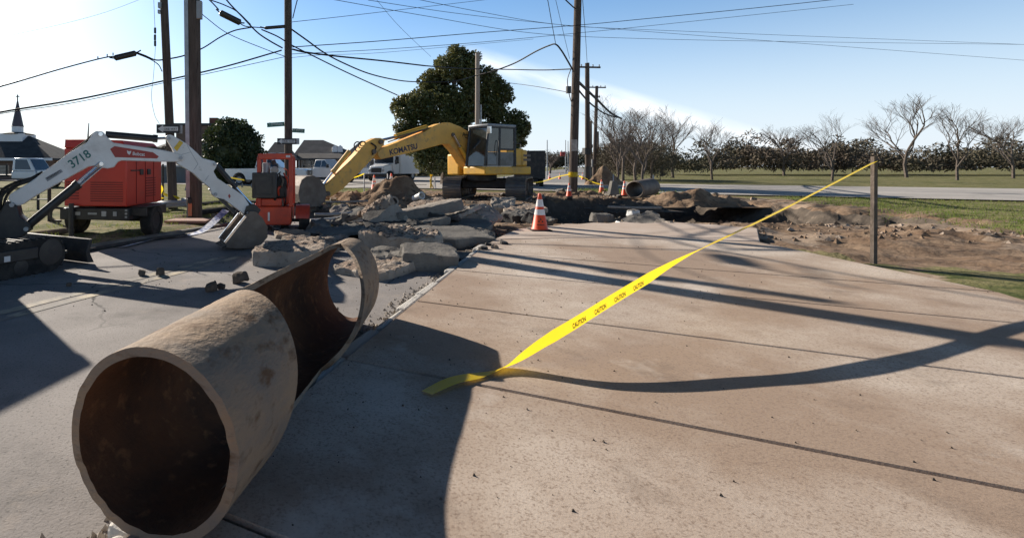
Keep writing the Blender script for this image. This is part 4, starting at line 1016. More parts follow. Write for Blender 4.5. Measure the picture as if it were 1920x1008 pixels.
for i in list(range(0, 6)) + [10, 11]:
    j = (i + 1) % len(kf); mb.hexa([kf[i] - en * .55, kf[j] - en * .55, kf[j] + en * .55, kf[i] + en * .55], [inn[i] - en * .55, inn[j] - en * .55, inn[j] + en * .55, inn[i] + en * .55])
mb.build('bucket_shell', M['bucket_steel'], ebk, angle=50)
# upper structure
mb = MB(); mb.prism([EM(x, y, 1.115) for x, y in ((-1.45, -1.3), (-.1, -1.3), (-.1, .12), (1.12, .12), (1.12, 1.3), (-1.45, 1.3))], (0, 0, .33)); mb.build('deck', M['yellow'], t, bevel=.05)
mb = MB(); mb.prism([EM(-1.1 - .55 * math.cos(a), 1.3 * math.sin(a), 1.62) for a in np.linspace(-1.57, 1.57, 11)] + [EM(-.9, 1.3, 1.62), EM(-.9, -1.3, 1.62)], (0, 0, .66)); cwt = mb.build('counterweight', M['yellow'], t, bevel=.05)
for z in (1.55, 1.72): mb = MB(); mb.box(EM(-1.2, 1.305, z), (.42, .012, .09), rotz(math.atan2(ED.y, ED.x))); mb.build('vent', M['bucket_steel'], cwt)
mb = MB(); hbox(mb, -1.05, -.12, .25, 1.27, 1.285, 2.0, EM); mb.build('side_cover', M['yellow'], t, bevel=.05)
mb = MB(); hbox(mb, -1.25, -.15, -1.25, .24, 1.285, 2.12, EM); mb.build('engine_hood', M['grey_plastic'], t, bevel=.08)
mb = MB(); mb.tube([EM(-.9, -.6, 2.1), EM(-.9, -.6, 2.45)], .06, 10); mb.build('exhaust', M['black'], t)
mb = MB(); hbox(mb, -.09, .95, -1.0, -.32, .92, 1.80, EM)
mb.build('right_housing', M['yellow'], t, bevel=.06)
# cab
x0, x1, y0, y1, z0, z1 = -.52, 1.0, .28, 1.27, 1.285, 2.86
mb = MB()
fx = lambda z: x1 + .18 * (1 - (z - z0) / (z1 - z0)) if z < z1 else x1
for (x, y) in ((x0, y0), (x0, y1)): mb.beam(EM(x, y, z0), EM(x, y, z1), .1, .1)
for y in (y0, y1): mb.beam(EM(x1 + .12, y, z0), EM(x1 - .08, y, z1), .08, .08)
mb.beam(EM(.36, y1, z0), EM(.32, y1, z1), .09, .07)
mb.beam(EM(x0, y1, 1.95), EM(x1 - .64, y1, 1.95), .06, .07)
for (xa_, ya_, xb_, yb_) in ((x0, y0, x0, y1), (x0, y1, x1 - .08, y1), (x1 - .08, y1, x1 - .08, y0), (x1 - .08, y0, x0, y0)): mb.beam(EM(xa_, ya_, z1 - .05), EM(xb_, yb_, z1 - .05), .07, .07)
cabo = mb.build('cab_frame', M['black'], t, bevel=.015)
mb = MB(); mb.prism([EM(x0 - .06, y0 - .05, z1 + .02), EM(x1 - .02, y0 - .05, z1 + .02), EM(x1 + .02, (y0 + y1) / 2, z1 + .02), EM(x1 - .02, y1 + .05, z1 + .02), EM(x0 - .06, y1 + .05, z1 + .02)], (0, 0, .12)); mb.build('cab_roof', M['grey_plastic'], cabo, bevel=.05)
mb = MB(); mb.add([EM(x1 + .10, y0 + .05, z0 + .02), EM(x1 + .10, y1 - .05, z0 + .02), EM(x1 - .08, y1 - .05, z1 - .03), EM(x1 - .08, y0 + .05, z1 - .03)], [(0, 1, 2, 3)]); mb.build('windshield', M['cab_glass'], cabo)
mb = MB(); mb.add([EM(x1 + .05, y1, 1.85), EM(.42, y1, 1.85), EM(.38, y1, z1 - .06), EM(x1 - .1, y1, z1 - .06)], [(0, 1, 2, 3)]); mb.build('side_window', M['cab_glass'], cabo)
mb = MB(); mb.add([EM(.3, y1, 1.98), EM(x0 + .06, y1, 1.98), EM(x0 + .06, y1, z1 - .06), EM(.28, y1, z1 - .06)], [(0, 1, 2, 3)]); mb.build('side_window', M['cab_glass'], cabo)
mb = MB(); mb.add([EM(x0, y0 + .06, 1.7), EM(x0, y1 - .06, 1.7), EM(x0, y1 - .06, z1 - .06), EM(x0, y0 + .06, z1 - .06)], [(0, 1, 2, 3)]); mb.build('rear_window', M['cab_glass'], cabo)
mb = MB(); hbox(mb, x0 + .05, x1, y1 - .03, y1 + .005, z0, 1.84, EM); mb.build('door', mat('door_dark', (.045, .055, .06), .25, col2=(.09, .10, .11), scale=2.2, lo=.45, hi=.55), cabo)
mb = MB(); hbox(mb, .52, .98, y1 + .006, y1 + .01, z0 + .08, 1.75, EM); mb.build('door_panel', mat('door_pale', (.17, .20, .22), .3, col2=(.11, .135, .15), scale=3), cabo)
mb = MB(); hbox(mb, -.15, .3, .55, 1.0, 1.3, 1.75, EM); hbox(mb, -.3, -.15, .55, 1.0, 1.6, 2.45, EM); mb.build('seat', M['rubber'], t, bevel=.04)
mb = MB(); mb.box(EM(1.0, 1.38, 2.68), (.05, .16, .26), rotz(math.atan2(ED.y, ED.x))); mb.tube([EM(.95, 1.3, 2.6), EM(1.0, 1.38, 2.6)], .015, 6); mb.build('mirror', M['chrome'], cabo)
mb = MB(); mb.tube([EM(.55, 1.285, 1.7), EM(.55, 1.33, 1.8), EM(.5, 1.33, 2.2), EM(.5, 1.285, 2.3)], .014, 6); mb.tube([EM(-.95, 1.2, 2.0), EM(-.95, 1.2, 2.2), EM(-.4, 1.2, 2.2), EM(-.4, 1.2, 2.0)], .018, 6); mb.build('handrail', M['black'], t)
mb = MB(); mb.lathe([(.62, .7), (.62, .96)], Matrix.Translation(C0), 20); mb.build('turntable', M['dusty_black'], t)
# undercarriage
TA = nrm((.463, .886, 0)); TN = Vector((TA.y, -TA.x, 0))
mb = MB(); mb.box(Vector((7.2, 21.5, .62)), (1.9, 1.6, .42), rotz(math.atan2(TN.y, TN.x))); mb.build('track_frame', M['dusty_black'], t, bevel=.05)
for ne in (Vector((5.32, 20.3, 0)), Vector((7.5, 19.25, 0))):
    cc = ne + TA * 1.75 + Vector((0, 0, .05)); r_, L_ = .40, 1.38; prof = []
    for k in range(11): a = -math.pi / 2 + math.pi * k / 10; prof.append((L_ + math.cos(a) * r_, r_ + math.sin(a) * r_))
    for k in range(11): a = math.pi / 2 + math.pi * k / 10; prof.append((-L_ + math.cos(a) * r_, r_ + math.sin(a) * r_))
    per = [cc + TA * x + Vector((0, 0, z)) for x, z in prof]
    mb = MB(); mb.prism([cc + TA * x * .96 + Vector((0, 0, .4 + (z - .4) * .9)) for x, z in prof], TN * .3); tr = mb.build('track', M['dusty_black'], t)
    mb = MB(); dense = []
    for a, b in zip(per, per[1:] + per[:1]):
        m_ = max(1, int((b - a).length / .06)); dense += [a.lerp(b, i / m_) for i in range(m_)]
    for i in range(0, len(dense) - 2, 2):
        d = dense[i + 2] - dense[i]
        L = d.length
        if L < 1e-3: continue
        d.normalize(); nr = TN.cross(d); m_ = (dense[i] + dense[i + 2]) / 2
        if nr.dot(m_ - (cc + Vector((0, 0, .4)))) < 0: nr = -nr
        mb.beam(m_ - d * L * .46, m_ + d * L * .46, .72, .035, nr); mb.beam(m_ - d * .012 + nr * .03, m_ + d * .012 + nr * .03, .72, .045, nr)
    mb.build('track_shoe', mat('track_steel', (.10, .10, .105), .5, .3, col2=(.16, .145, .125), scale=5), tr, angle=0)
    mb = MB()
    for x in (-1.36, -.8, -.4, 0, .4, .8, 1.36):
        mb.lathe([(.05, -.19), (.28 if abs(x) > 1 else .12, -.18), (.28 if abs(x) > 1 else .12, .18), (.05, .19)], frame(TA, Vector((0, 0, 1)), TN, cc + TA * x + Vector((0, 0, .4 if abs(x) > 1 else .16))), 16)
    mb.build('roller', M['black'], tr)

# ------------------------------------------------------------------ wheel helper (axis along local Y of matrix)
def wheel(parent, c, r, w, axis_dir, tread=True, rim='galv'):
    ad = nrm(axis_dir); x = nrm(Vector((0, 0, 1)).cross(ad)); fm = frame(x, Vector((0, 0, 1)), ad, c)
    mb = MB(); mb.lathe([(r * .58, -w / 2), (r * .92, -w / 2), (r, -w * .32), (r, w * .32), (r * .92, w / 2), (r * .58, w / 2)], fm, 24, closed=True)
    ty = mb.build('wheel', M['rubber'], parent)
    mb = MB(); mb.lathe([(.02, -w * .28), (r * .58, -w * .42), (r * .58, w * .42), (r * .42, w * .3), (r * .25, w * .36), (.02, w * .36)], fm, 16); mb.build('rim', M[rim], ty)
    return ty

# ------------------------------------------------------------------ red generator trailer
gx_ = nrm((-1.48, .18, 0)); gy_ = Vector((gx_.y, -gx_.x, 0))      # gx: to the left along the near end, gy: away
if gy_.y < 0: gy_ = -gy_
g0 = Vector((-3.48, 9.02, 0))
GM = lambda x, y, z: g0 + gx_ * x + gy_ * y + Vector((0, 0, z))
t = thing('generator_trailer', g0, 'big red boxy generator on a black trailer at the kerb', 'generator')
W_, D_, zb, zt = 1.21, 1.45, .60, 1.80
mb = MB()
mb.hexa([GM(0, 0, zb), GM(W_, 0, zb), GM(W_, D_, zb), GM(0, D_, zb)], [GM(.0, 0, 1.66), GM(W_, 0, 1.66), GM(W_, D_, 1.66), GM(0, D_, 1.66)])
gb = mb.build('housing', M['red'], t, bevel=.02)
mb = MB(); mb.hexa([GM(0.002, .002, 1.661), GM(W_ - .002, .002, 1.661), GM(W_ - .002, D_ - .002, 1.661), GM(.002, D_ - .002, 1.661)], [GM(.12, .05, zt), GM(W_ - .002, .02, zt + .03), GM(W_ - .002, D_ - .1, zt + .03), GM(.12, D_ - .1, zt)])
mb.build('roof', M['red'], gb, bevel=.02)
for (rows, fn_) in ((9, lambda mb, k: mb.box(GM(.38, -.004, .70 + k * .042), (.62, .012, .016), rotz(math.atan2(gx_.y, gx_.x)))), (7, lambda mb, k: mb.box(GM(1.04, -.004, .74 + k * .05), (.24, .012, .016), rotz(math.atan2(gx_.y, gx_.x)))),
                    (8, lambda mb, k: mb.box(GM(-.004, .95, .75 + k * .05), (.012, .4, .018), rotz(math.atan2(gx_.y, gx_.x))))):
    mb = MB()
    for k in range(rows): fn_(mb, k)
    mb.build('vent', M['red_dark'], gb)
for y in (.55, .85): mb = MB(); mb.box(GM(-.012, y, 1.22), (.03, .12, .11), rotz(math.atan2(gx_.y, gx_.x))); mb.build('latch', M['black'], gb, bevel=.008)
mb = MB(); mb.box(GM(-.004, .32, 1.25), (.012, .34, .025), rotz(math.atan2(gx_.y, gx_.x))); mb.build('label_strip', M['black'], gb)
mb = MB()
for y in (.36, .72, 1.08): mb.box(GM(-.003, y, 1.12), (.01, .012, .98), rotz(math.atan2(gx_.y, gx_.x)))
mb.build('door_seam', M['red_dark'], gb)
mb = MB(); mb.tube([GM(.93, .3, zt + .02), GM(.91, .3, zt + .34)], [.016, .008], 8); mb.build('antenna', M['black'], t)
mb = MB(); hbox(mb, -.06, W_ + .05, -.05, D_ + .1, .36, .57, GM); fr = mb.build('chassis', M['black'], t, bevel=.012)
mb = MB()
for x, w_, h_ in ((.93, .15, .06), (.62, .17, .035), (.40, .09, .09), (.19, .07, .08)): mb.box(GM(x, -.058, .475), (w_, .01, h_), rotz(math.atan2(gx_.y, gx_.x)))
mb.build('reflector', M['galv'], fr)
mb = MB()
for z in (.42, .48, .54): mb.box(GM(-.02, -.058, z), (.04, .01, .03), rotz(math.atan2(gx_.y, gx_.x)))
mb.build('light', M['galv'], fr)
mb = MB(); mb.tube(catmull([GM(1.2, -.02, .56), GM(1.36, -.1, .56), GM(1.38, -.1, .36), GM(1.22, -.06, .33)], 6), .022, 8); mb.build('hook', M['black'], t)
mb = MB(); mb.tube([GM(1.0, -.1, .66), GM(1.0, -.1, .07)], .045, 10); mb.tube([GM(1.0, -.1, .06), GM(1.0, -.1, .02)], .09, 10); mb.beam(GM(1.0, -.1, .45), GM(1.0, .2, .45), .1, .14); mb.build('jack', M['black'], t)
mb = MB(); hbox(mb, -.33, -.02, .1, 1.0, .575, .60, GM); hbox(mb, -.33, -.02, .1, .14, .42, .575, GM); mb.build('fender', M['black'], t, bevel=.02)
wheel(t, GM(-.18, .62, .30), .30, .21, gx_, rim='dusty_black'); wheel(t, GM(W_ + .12, .62, .33), .30, .21, gx_, rim='dusty_black')
mb = MB(); mb.tube([GM(-.15, .62, .31), GM(W_ + .1, .62, .33)], .04, 8); mb.build('axle', M['black'], t)

# ------------------------------------------------------------------ red pump trailer
YP = 10.35
p0 = P(508, 424, YP); p0.z = 0
t = thing('pump_trailer', p0, 'red engine pump trailer with a black radiator between the two excavators', 'pump')
def B(mb, ax, ay_, bx, by, y0, y1):      # box from its photo rectangle at the front face
    a, b = P(ax, ay_, YP), P(bx, by, YP)
    return mb.box(((a.x + b.x) / 2, YP + (y0 + y1) / 2, (a.z + b.z) / 2), (abs(b.x - a.x), y1 - y0, abs(a.z - b.z)))
mb = MB(); B(mb, 481, 293, 489, 388, .05, .12); B(mb, 541, 293, 549, 388, .05, .12); B(mb, 483, 287, 547, 298, .045, .125)
B(mb, 481.5, 293, 488.5, 388, 1.1, 1.17); B(mb, 541.5, 293, 548.5, 388, 1.1, 1.17); B(mb, 483.5, 287, 546.5, 297, 1.095, 1.175)
B(mb, 483, 288.5, 488, 293.5, .13, 1.09); B(mb, 542, 288.5, 547, 293.5, .13, 1.09)
mb.build('lifting_frame', M['pump_red'], t, bevel=.015)
mb = MB(); B(mb, 466, 387, 546, 421, -.02, 1.25); B(mb, 478, 372, 528, 386.9, .1, 1.1); tk_ = mb.build('skid_tank', M['pump_red'], t, bevel=.02)
mb = MB(); B(mb, 502.5, 397, 506, 413, -.035, -.02); mb.build('sticker', M['decal_white'], tk_)
mb = MB(); B(mb, 536, 290.5, 544, 294.5, .035, .045); mb.build('sticker', M['decal_white'], t)
mb = MB(); B(mb, 473, 323, 519.5, 371, -.06, .12); rad = mb.build('radiator', M['black'], t, bevel=.02)
mb = MB(); B(mb, 477, 328, 512, 330, -.072, -.06); B(mb, 477, 362, 512, 364, -.072, -.06); B(mb, 477, 330, 479, 362, -.072, -.06); B(mb, 510, 330, 512, 362, -.072, -.06); mb.build('guard', M['dusty_black'], rad)
mb = MB(); B(mb, 486, 330, 536, 372, .14, .95); mb.build('engine', M['dusty_black'], t, bevel=.05)
mb = MB(); c = P(499.5, 314, YP + .35); mb.lathe([(.06, -.11), (.085, -.1), (.085, .1), (.06, .11)], Matrix.Translation(c), 14); mb.build('air_filter', M['galv'], t)
mb = MB(); c = P(515, 318.5, YP + .25); mb.lathe([(.03, -.12), (.075, -.1), (.085, 0), (.075, .1), (.03, .12)], frame((0, 0, 1), (1, 0, 0), (0, 1, 0), c), 14); mb.build('turbo', mat('pale_casting', (.42, .36, .31), .7, col2=(.3, .25, .21)), t)
rp = random.Random(5)
for k in range(9):
    x, y = rp.uniform(519, 538), rp.uniform(312, 372)
    mb = MB(); mb.tube(catmull([P(x, y, YP + .2), P(x + rp.uniform(-8, 8), y + rp.uniform(6, 16), YP + .08), P(x + rp.uniform(-9, 7), y + rp.uniform(14, 30), YP + .25)], 6), rp.uniform(.012, .03), 7)
    mb.build('hose', M[['rubber', 'bucket_steel', 'pump_red'][k % 3]], t)
mb = MB(); B(mb, 520, 344, 540, 386, .3, .6); mb.build('pump_casing', M['pump_red'], t, bevel=.05)
mb = MB(); mb.tube(catmull([P(492, 322, YP + .5), P(490, 312, YP + .5), P(487, 306, YP + .5)], 5), .03, 8); mb.tube([P(515, 308, YP + .3), P(512, 300, YP + .3)], .05, 10); mb.build('exhaust', M['black'], t)
for sx in (1,):
    mb = MB(); c = P(568, 411, YP + .35); pr = []
    for k in range(7): a = math.radians(15 + 25 * k); pr.append(c + Vector((0, math.cos(a) * .34, math.sin(a) * .33)))
    pr += [p + Vector((0, 0, -.03)) for p in pr[::-1]]
    mb.prism(pr, (.29, 0, 0)); mb.build('fender', M['pump_red'], t)
    wheel(t, P(569, 411, YP + .35) + Vector((.02, 0, -.02)), .24, .22, (1, 0, 0), rim='dusty_black')
wheel(t, P(447, 411, YP + .35) + Vector((.02, 0, -.02)), .24, .22, (1, 0, 0), rim='dusty_black')
mb = MB(); mb.tube([P(455, 412, YP + .35), P(566, 412, YP + .35)], .035, 8)
for px in (498, 504): mb.tube([P(px, 420, YP + .1), P(px, 433, YP + .1)], .012, 6)
mb.build('axle', M['black'], t)

# ------------------------------------------------------------------ road vehicles
def vehicle_part(t, fn, name, boxes, m, bevel=.03):
    mb = MB()
    for b in boxes: hbox(mb, *b, fn)
    return mb.build(name, M[m] if isinstance(m, str) else m, t, bevel=bevel)
def pickup(loc, ang, label, group=None):
    t = thing('pickup_truck', (0, 0, 0), label, 'pickup truck', group)
    fn = lambda x, y, z: Vector((x, y, z))
    side = [(-2.95, .55), (-2.95, 1.18), (-.72, 1.2), (-.7, 1.22), (1.18, 1.24), (2.75, 1.16), (2.95, 1.02), (2.98, .55), (2.55, .5)]
    def arch(xc):
        return [(xc + math.cos(a) * .5, .42 + math.sin(a) * .5) for a in np.linspace(.16, math.pi - .16, 9)]
    pts = side + arch(1.95) + [(1.4, .42), (-1.35, .42)] + arch(-1.9) + [(-2.45, .5)]
    mb = MB(); mb.prism([Vector((x, 0, z)) for x, z in pts], (0, 1.96, 0)); body = mb.build('body', M['truck_white'], t, bevel=.05)
    mb = MB(); mb.hexa([(-.75, -.93, 1.23), (1.22, -.93, 1.25), (1.22, .93, 1.25), (-.75, .93, 1.23)], [(-.62, -.76, 1.93), (.42, -.76, 1.95), (.42, .76, 1.95), (-.62, .76, 1.93)])
    cab = mb.build('cab', M['truck_white'], t, bevel=.05)
    e = .012
    mb = MB(); mb.add([(1.13 + e, -.83, 1.30), (1.13 + e, .83, 1.30), (.5 + e, .70, 1.87), (.5 + e, -.70, 1.87)], [(0, 1, 2, 3)]); mb.build('windshield', M['glass'], cab)
    for s in (-1, 1):
        yb, yt = .915 * s + e * s, .785 * s + e * s
        for nm, xs in (('side_window', ((.98, .40), (.12, .15))), ('side_window', ((.05, .08), (-.64, -.56)))):
            mb = MB(); mb.add([(xs[0][0], yb, 1.30), (xs[0][1], yt, 1.86), (xs[1][1], yt, 1.86), (xs[1][0], yb, 1.30)], [(0, 1, 2, 3)]); mb.build(nm, M['glass'], cab)
        mb = MB(); mb.box((.95, 1.1 * s, 1.38), (.12, .22, .3)); mb.build('mirror', M['black'], t, bevel=.02)
        mb = MB(); mb.box((2.93, .78 * s, .93), (.1, .34, .26)); mb.build('headlight', M['galv'], t, bevel=.02)
        mb = MB(); mb.box((-2.95, .88 * s, .98), (.06, .16, .36)); mb.build('tail_light', mat('tail_red', (.5, .03, .03), .3) if 'tail_red' not in bpy.data.materials else bpy.data.materials['tail_red'], t, bevel=.01)
        for xw in (1.95, -1.9): wheel(t, Vector((xw, .84 * s, .40)), .40, .27, (0, s, 0))
    mb = MB(); mb.box((2.965, 0, .90), (.08, 1.16, .42)); gr = mb.build('grille', M['black'], t, bevel=.02)
    mb = MB(); mb.box((3.01, 0, .90), (.02, .2, .12)); mb.build('badge', M['galv'], gr)
    mb = MB(); mb.box((3.0, 0, .58), (.16, 1.9, .2)); mb.build('bumper', M['dusty_black'], t, bevel=.03)
    mb = MB(); mb.box((-1.85, 0, 1.19), (2.0, 1.6, .03)); mb.build('bed', M['rubber'], t)
    t.location = loc; t.rotation_euler = (0, 0, ang)
    return t
pk = pickup(P(505, 345, 35.5).xy.to_3d(), math.radians(-14), 'white pickup seen through the pump frame, its dark grille facing right')
pk2 = copy_tree(pk); pk2.location = P(612, 336, 44).xy.to_3d(); pk2.rotation_euler = (0, 0, math.radians(-38)); pk2['label'] = 'white pickup with a big windshield just left of the yellow excavator arm'
pk3 = copy_tree(pk); pk3.location = P(662, 330, 56).xy.to_3d(); pk3.rotation_euler = (0, 0, math.radians(200)); pk3['label'] = 'white pickup mostly hidden behind the yellow excavator arm'
def step_van(loc, ang, label, m='truck_white'):
    t = thing('utility_truck', (0, 0, 0), label, 'truck')
    fn = lambda x, y, z: Vector((x, y, z))
    vehicle_part(t, fn, 'box_body', [(-3.3, .75, -1.15, 1.15, .65, 2.95)], m, .06)
    cab = vehicle_part(t, fn, 'cab', [(.76, 1.75, -1.08, 1.08, .65, 2.45)], m, .08)
    mb = MB(); mb.hexa([(1.76, -.9, .6), (3.2, -.85, .6), (3.2, .85, .6), (1.76, .9, .6)], [(1.76, -.85, 1.62), (3.1, -.7, 1.38), (3.1, .7, 1.38), (1.76, .85, 1.62)]); hood = mb.build('hood', M[m], t, bevel=.08)
    vehicle_part(hood, fn, 'grille', [(3.14, 3.22, -.5, .5, .8, 1.22)], 'black', .02)
    for s in (-1, 1): vehicle_part(hood, fn, 'headlight', [(3.13, 3.23, min(.55 * s, .8 * s), max(.55 * s, .8 * s), .88, 1.08)], 'galv', .02)
    vehicle_part(cab, fn, 'windshield', [(1.74, 1.77, -.95, .95, 1.65, 2.32)], 'glass', .01)
    for s in (-1, 1):
        vehicle_part(cab, fn, 'side_window', [(.95, 1.6, min(1.07 * s, 1.09 * s), max(1.07 * s, 1.09 * s), 1.6, 2.25)], 'glass', .005)
        vehicle_part(t, fn, 'mirror', [(1.7, 1.8, min(1.12 * s, 1.32 * s), max(1.12 * s, 1.32 * s), 1.55, 1.95)], 'black', .02)
        for xw in (2.35, -2.0): wheel(t, Vector((xw, .92 * s, .48)), .48, .3, (0, s, 0))
    vehicle_part(t, fn, 'bumper', [(3.1, 3.35, -1.1, 1.1, .45, .7)], 'dusty_black', .03)
    vehicle_part(t, fn, 'underframe', [(-3.2, 3.0, -.6, .6, .4, .62)], 'dusty_black', .02)
    t.location = loc; t.rotation_euler = (0, 0, ang)
    return t
step_van(P(737, 333, 47).xy.to_3d(), math.radians(234), 'white utility box truck parked under the yellow excavator boom')
dk = step_van(P(990, 344, 35).xy.to_3d(), math.radians(70), 'dark truck mostly hidden behind the excavator counterweight', 'dusty_black')
dk.scale = (.8, .8, .8)
# stake truck at the left
t = thing('stake_truck', P(30, 350, 31).xy.to_3d(), 'white cab truck with pale slatted bed sides below the church', 'truck')
tl = t.location
SM = lambda x, y, z: Vector((tl.x + x, tl.y + y, z))
vehicle_part(t, SM, 'cab', [(.30, 1.75, -1.0, 1.0, .6, 1.05)], 'truck_white', .06)
mb = MB(); mb.hexa([SM(.32, -.97, 1.06), SM(1.73, -.97, 1.06), SM(1.73, .97, 1.06), SM(.32, .97, 1.06)], [SM(.36, -.85, 1.85), SM(1.25, -.85, 1.85), SM(1.25, .85, 1.85), SM(.36, .85, 1.85)]); cb = mb.build('cab_roof', M['truck_white'], t, bevel=.05)
mb = MB(); mb.add([SM(.5, -.96, 1.12), SM(1.5, -.96, 1.12), SM(1.18, -.885, 1.75), SM(.5, -.885, 1.75)], [(0, 1, 2, 3)]); mb.build('side_window', M['glass'], cb)
mb = MB(); mb.add([SM(1.715, -.85, 1.12), SM(1.715, .85, 1.12), SM(1.30, .75, 1.78), SM(1.30, -.75, 1.78)], [(0, 1, 2, 3)]); mb.build('windshield', M['glass'], cb)
vehicle_part(t, SM, 'hood', [(1.76, 2.75, -.9, .9, .6, 1.12)], 'truck_white', .08)
vehicle_part(t, SM, 'bed', [(-3.6, .2, -1.05, 1.05, .72, .84)], 'dusty_black', .01)
for k in range(3): vehicle_part(t, SM, 'side_board', [(-3.6, .2, -1.06, -1.02, .86 + k * .19, 1.02 + k * .19)], mat('weathered_board', (.40, .36, .31), .9, col2=(.27, .24, .2), scale=3) if k == 0 else bpy.data.materials['weathered_board'], .005)
for x in (-3.4, -2.2, -1.0, .1): vehicle_part(t, SM, 'stake', [(x - .04, x + .04, -1.115, -1.063, .75, 1.5)], 'dusty_black', .003)
for x in (1.9, -2.4):
    for s in (-1, 1): wheel(t, SM(x, .85 * s, .42), .42, .28, (0, s, 0))
# fence posts, guard cable
def post(px, py0, py1, Y, r, label, m='dusty_black'):
    a, b = P(px, py0, Y), P(px, py1, Y); mb = MB(); mb.tube([a, b, b + Vector((0, 0, .02))], [r, r, r * .5], 8)
    return tag(mb.build('fence_post', M[m], origin=Vector((a.x, a.y, a.z))), label, 'post')
post(92.5, 420, 342, 11.6, .042, 'dark fence post nearer the generator, left of it')
post(71.5, 396, 348, 14.5, .04, 'dark fence post farther left behind the white boom')
post(305.5, 384, 308, 15.6, .035, 'thin dark post with yellow tape right of the generator')
mb = MB(); mb.tube([P(28, 375, 14.6), P(71, 373, 14.5), P(92, 373, 11.6)], .02, 6); tag(mb.build('fence_rail', M['dusty_black'], origin=P(28, 375, 14.6)), 'dark horizontal rail between the two fence posts left of the generator', 'rail')
yf = 24
for px, lab in ((584, 'leftmost thin fence post behind the yellow arm'), (683, 'thin fence post under the excavator arm elbow'), (727, 'thin fence post right of the second cone by the dirt pile')):
    post(px, 366, 326 if px > 600 else 345, yf, .03, lab, 'galv')
mb = MB()
for z in (345, 352): mb.tube(catmull([P(584, z + 2, yf), P(634, z + 2.5, yf), P(683, z - 1, yf), P(727, z, yf), P(800, z + 1, yf)], 5), .012, 5)
tag(mb.build('fence_cable', M['dusty_black'], origin=P(584, 350, yf)), 'sagging pair of wire cables strung along the thin fence posts', 'fence')

# ------------------------------------------------------------------ broken concrete
def slab(name, c, size, rot, label, seed, m=('concrete', 'concrete_rough'), rough=.035, warp=.12, cat='concrete slab', group=None, n=(16, 12, 5), top_rough=1.0, parent=None):
    g = random.Random(seed); nx, ny, nz = n
    bm = bmesh.new(); idx = {}
    off = Vector((g.uniform(0, 90), g.uniform(0, 90), g.uniform(0, 90)))
    lx, ly, lz = size
    E = (Matrix.Rotation(rot[2], 4, 'Z') @ Matrix.Rotation(rot[1], 4, 'Y') @ Matrix.Rotation(rot[0], 4, 'X'))
    def vert(i, j, k):
        if (i, j, k) in idx: return idx[(i, j, k)]
        u, v, w = i / nx * 2 - 1, j / ny * 2 - 1, k / nz * 2 - 1
        r = 1 - .10 * (abs(u) * abs(v)) ** 4
        p = Vector((u * lx / 2 * r, v * ly / 2 * r, w * lz / 2))
        q = p + off
        lim = warp
        p.x += (mnoise.noise(Vector((q.y * 2.1, off.x, 0 if u < 0 else 7))) * lim + mnoise.noise(Vector((q.y * 7, q.z * 5, u))) * lim * .3) * abs(u) ** 2 * 1.2
        p.y += (mnoise.noise(Vector((q.x * 2.1, off.y, 0 if v < 0 else 7))) * lim + mnoise.noise(Vector((q.x * 7, q.z * 5, v))) * lim * .3) * abs(v) ** 2 * 1.2
        e = abs(w)
        amp = rough * (top_rough if w > .5 else .6)
        d = Vector((mnoise.noise(q * 6), mnoise.noise(q * 6 + Vector((9, 0, 0))), mnoise.noise(q * 9 + Vector((0, 9, 0))))) * amp
        d += Vector((mnoise.noise(q * 19), mnoise.noise(q * 19 + Vector((9, 0, 0))), mnoise.noise(q * 24 + Vector((0, 9, 0))))) * amp * .5
        if abs(w) == 1 and (abs(u) > .99 or abs(v) > .99):
            p.z -= w * abs(mnoise.noise(q * 5)) * rough * .8
            p.x -= u * rough * .15; p.y -= v * rough * .15
        p += d
        idx[(i, j, k)] = bm.verts.new(E @ p)
        return idx[(i, j, k)]
    def face(q, mi):
        f = bm.faces.new(q); f.material_index = mi; f.smooth = True
    for i in range(nx):
        for j in range(ny):
            face([vert(i, j, 0), vert(i, j + 1, 0), vert(i + 1, j + 1, 0), vert(i + 1, j, 0)], 0)
            face([vert(i, j, nz), vert(i + 1, j, nz), vert(i + 1, j + 1, nz), vert(i, j + 1, nz)], 1 if top_rough > .4 else 0)
    for k in range(nz):
        for i in range(nx):
            face([vert(i, 0, k), vert(i + 1, 0, k), vert(i + 1, 0, k + 1), vert(i, 0, k + 1)], 0)
            face([vert(i, ny, k), vert(i, ny, k + 1), vert(i + 1, ny, k + 1), vert(i + 1, ny, k)], 0)
        for j in range(ny):
            face([vert(0, j, k), vert(0, j, k + 1), vert(0, j + 1, k + 1), vert(0, j + 1, k)], 0)
            face([vert(nx, j, k), vert(nx, j + 1, k), vert(nx, j + 1, k + 1), vert(nx, j, k + 1)], 0)
    me = bpy.data.meshes.new(name); bm.to_mesh(me); bm.free()
    for k in m: me.materials.append(M[k])
    me.set_sharp_from_angle(angle=math.radians(22))
    o = bpy.data.objects.new(name, me); scene.collection.objects.link(o); o.location = c
    if parent: o.parent = parent
    return tag(o, label, cat, group) if label else o
def sl(px, py, Y, size, rot, label, seed, **k): return slab('concrete_slab', P(px, py, Y), size, tuple(math.radians(a) for a in rot), label, seed, **k)
CG = ('concrete_grey', 'concrete_grey')
def sl2(a, b, thick_px, depth, tilt, label, seed, **k):
    """front face centre line from a to b (pixel, pixel, metres), tilted up towards the back"""
    A, B_ = P(*a), P(*b); X = (B_ - A).normalized(); Yh = Vector((-X.y, X.x, 0)).normalized()
    Yd_ = (Yh * math.cos(math.radians(tilt)) + Vector((0, 0, math.sin(math.radians(tilt)))))
    Yd_ = (Yd_ - X * Yd_.dot(X)).normalized(); Z = X.cross(Yd_)
    e = frame(X, Yd_, Z).to_euler()
    th_ = thick_px * (a[2] + b[2]) / 2 / F
    return slab('concrete_slab', (A + B_) / 2 + Yd_ * depth / 2, ((B_ - A).length, depth, th_), e, label, seed, **k)
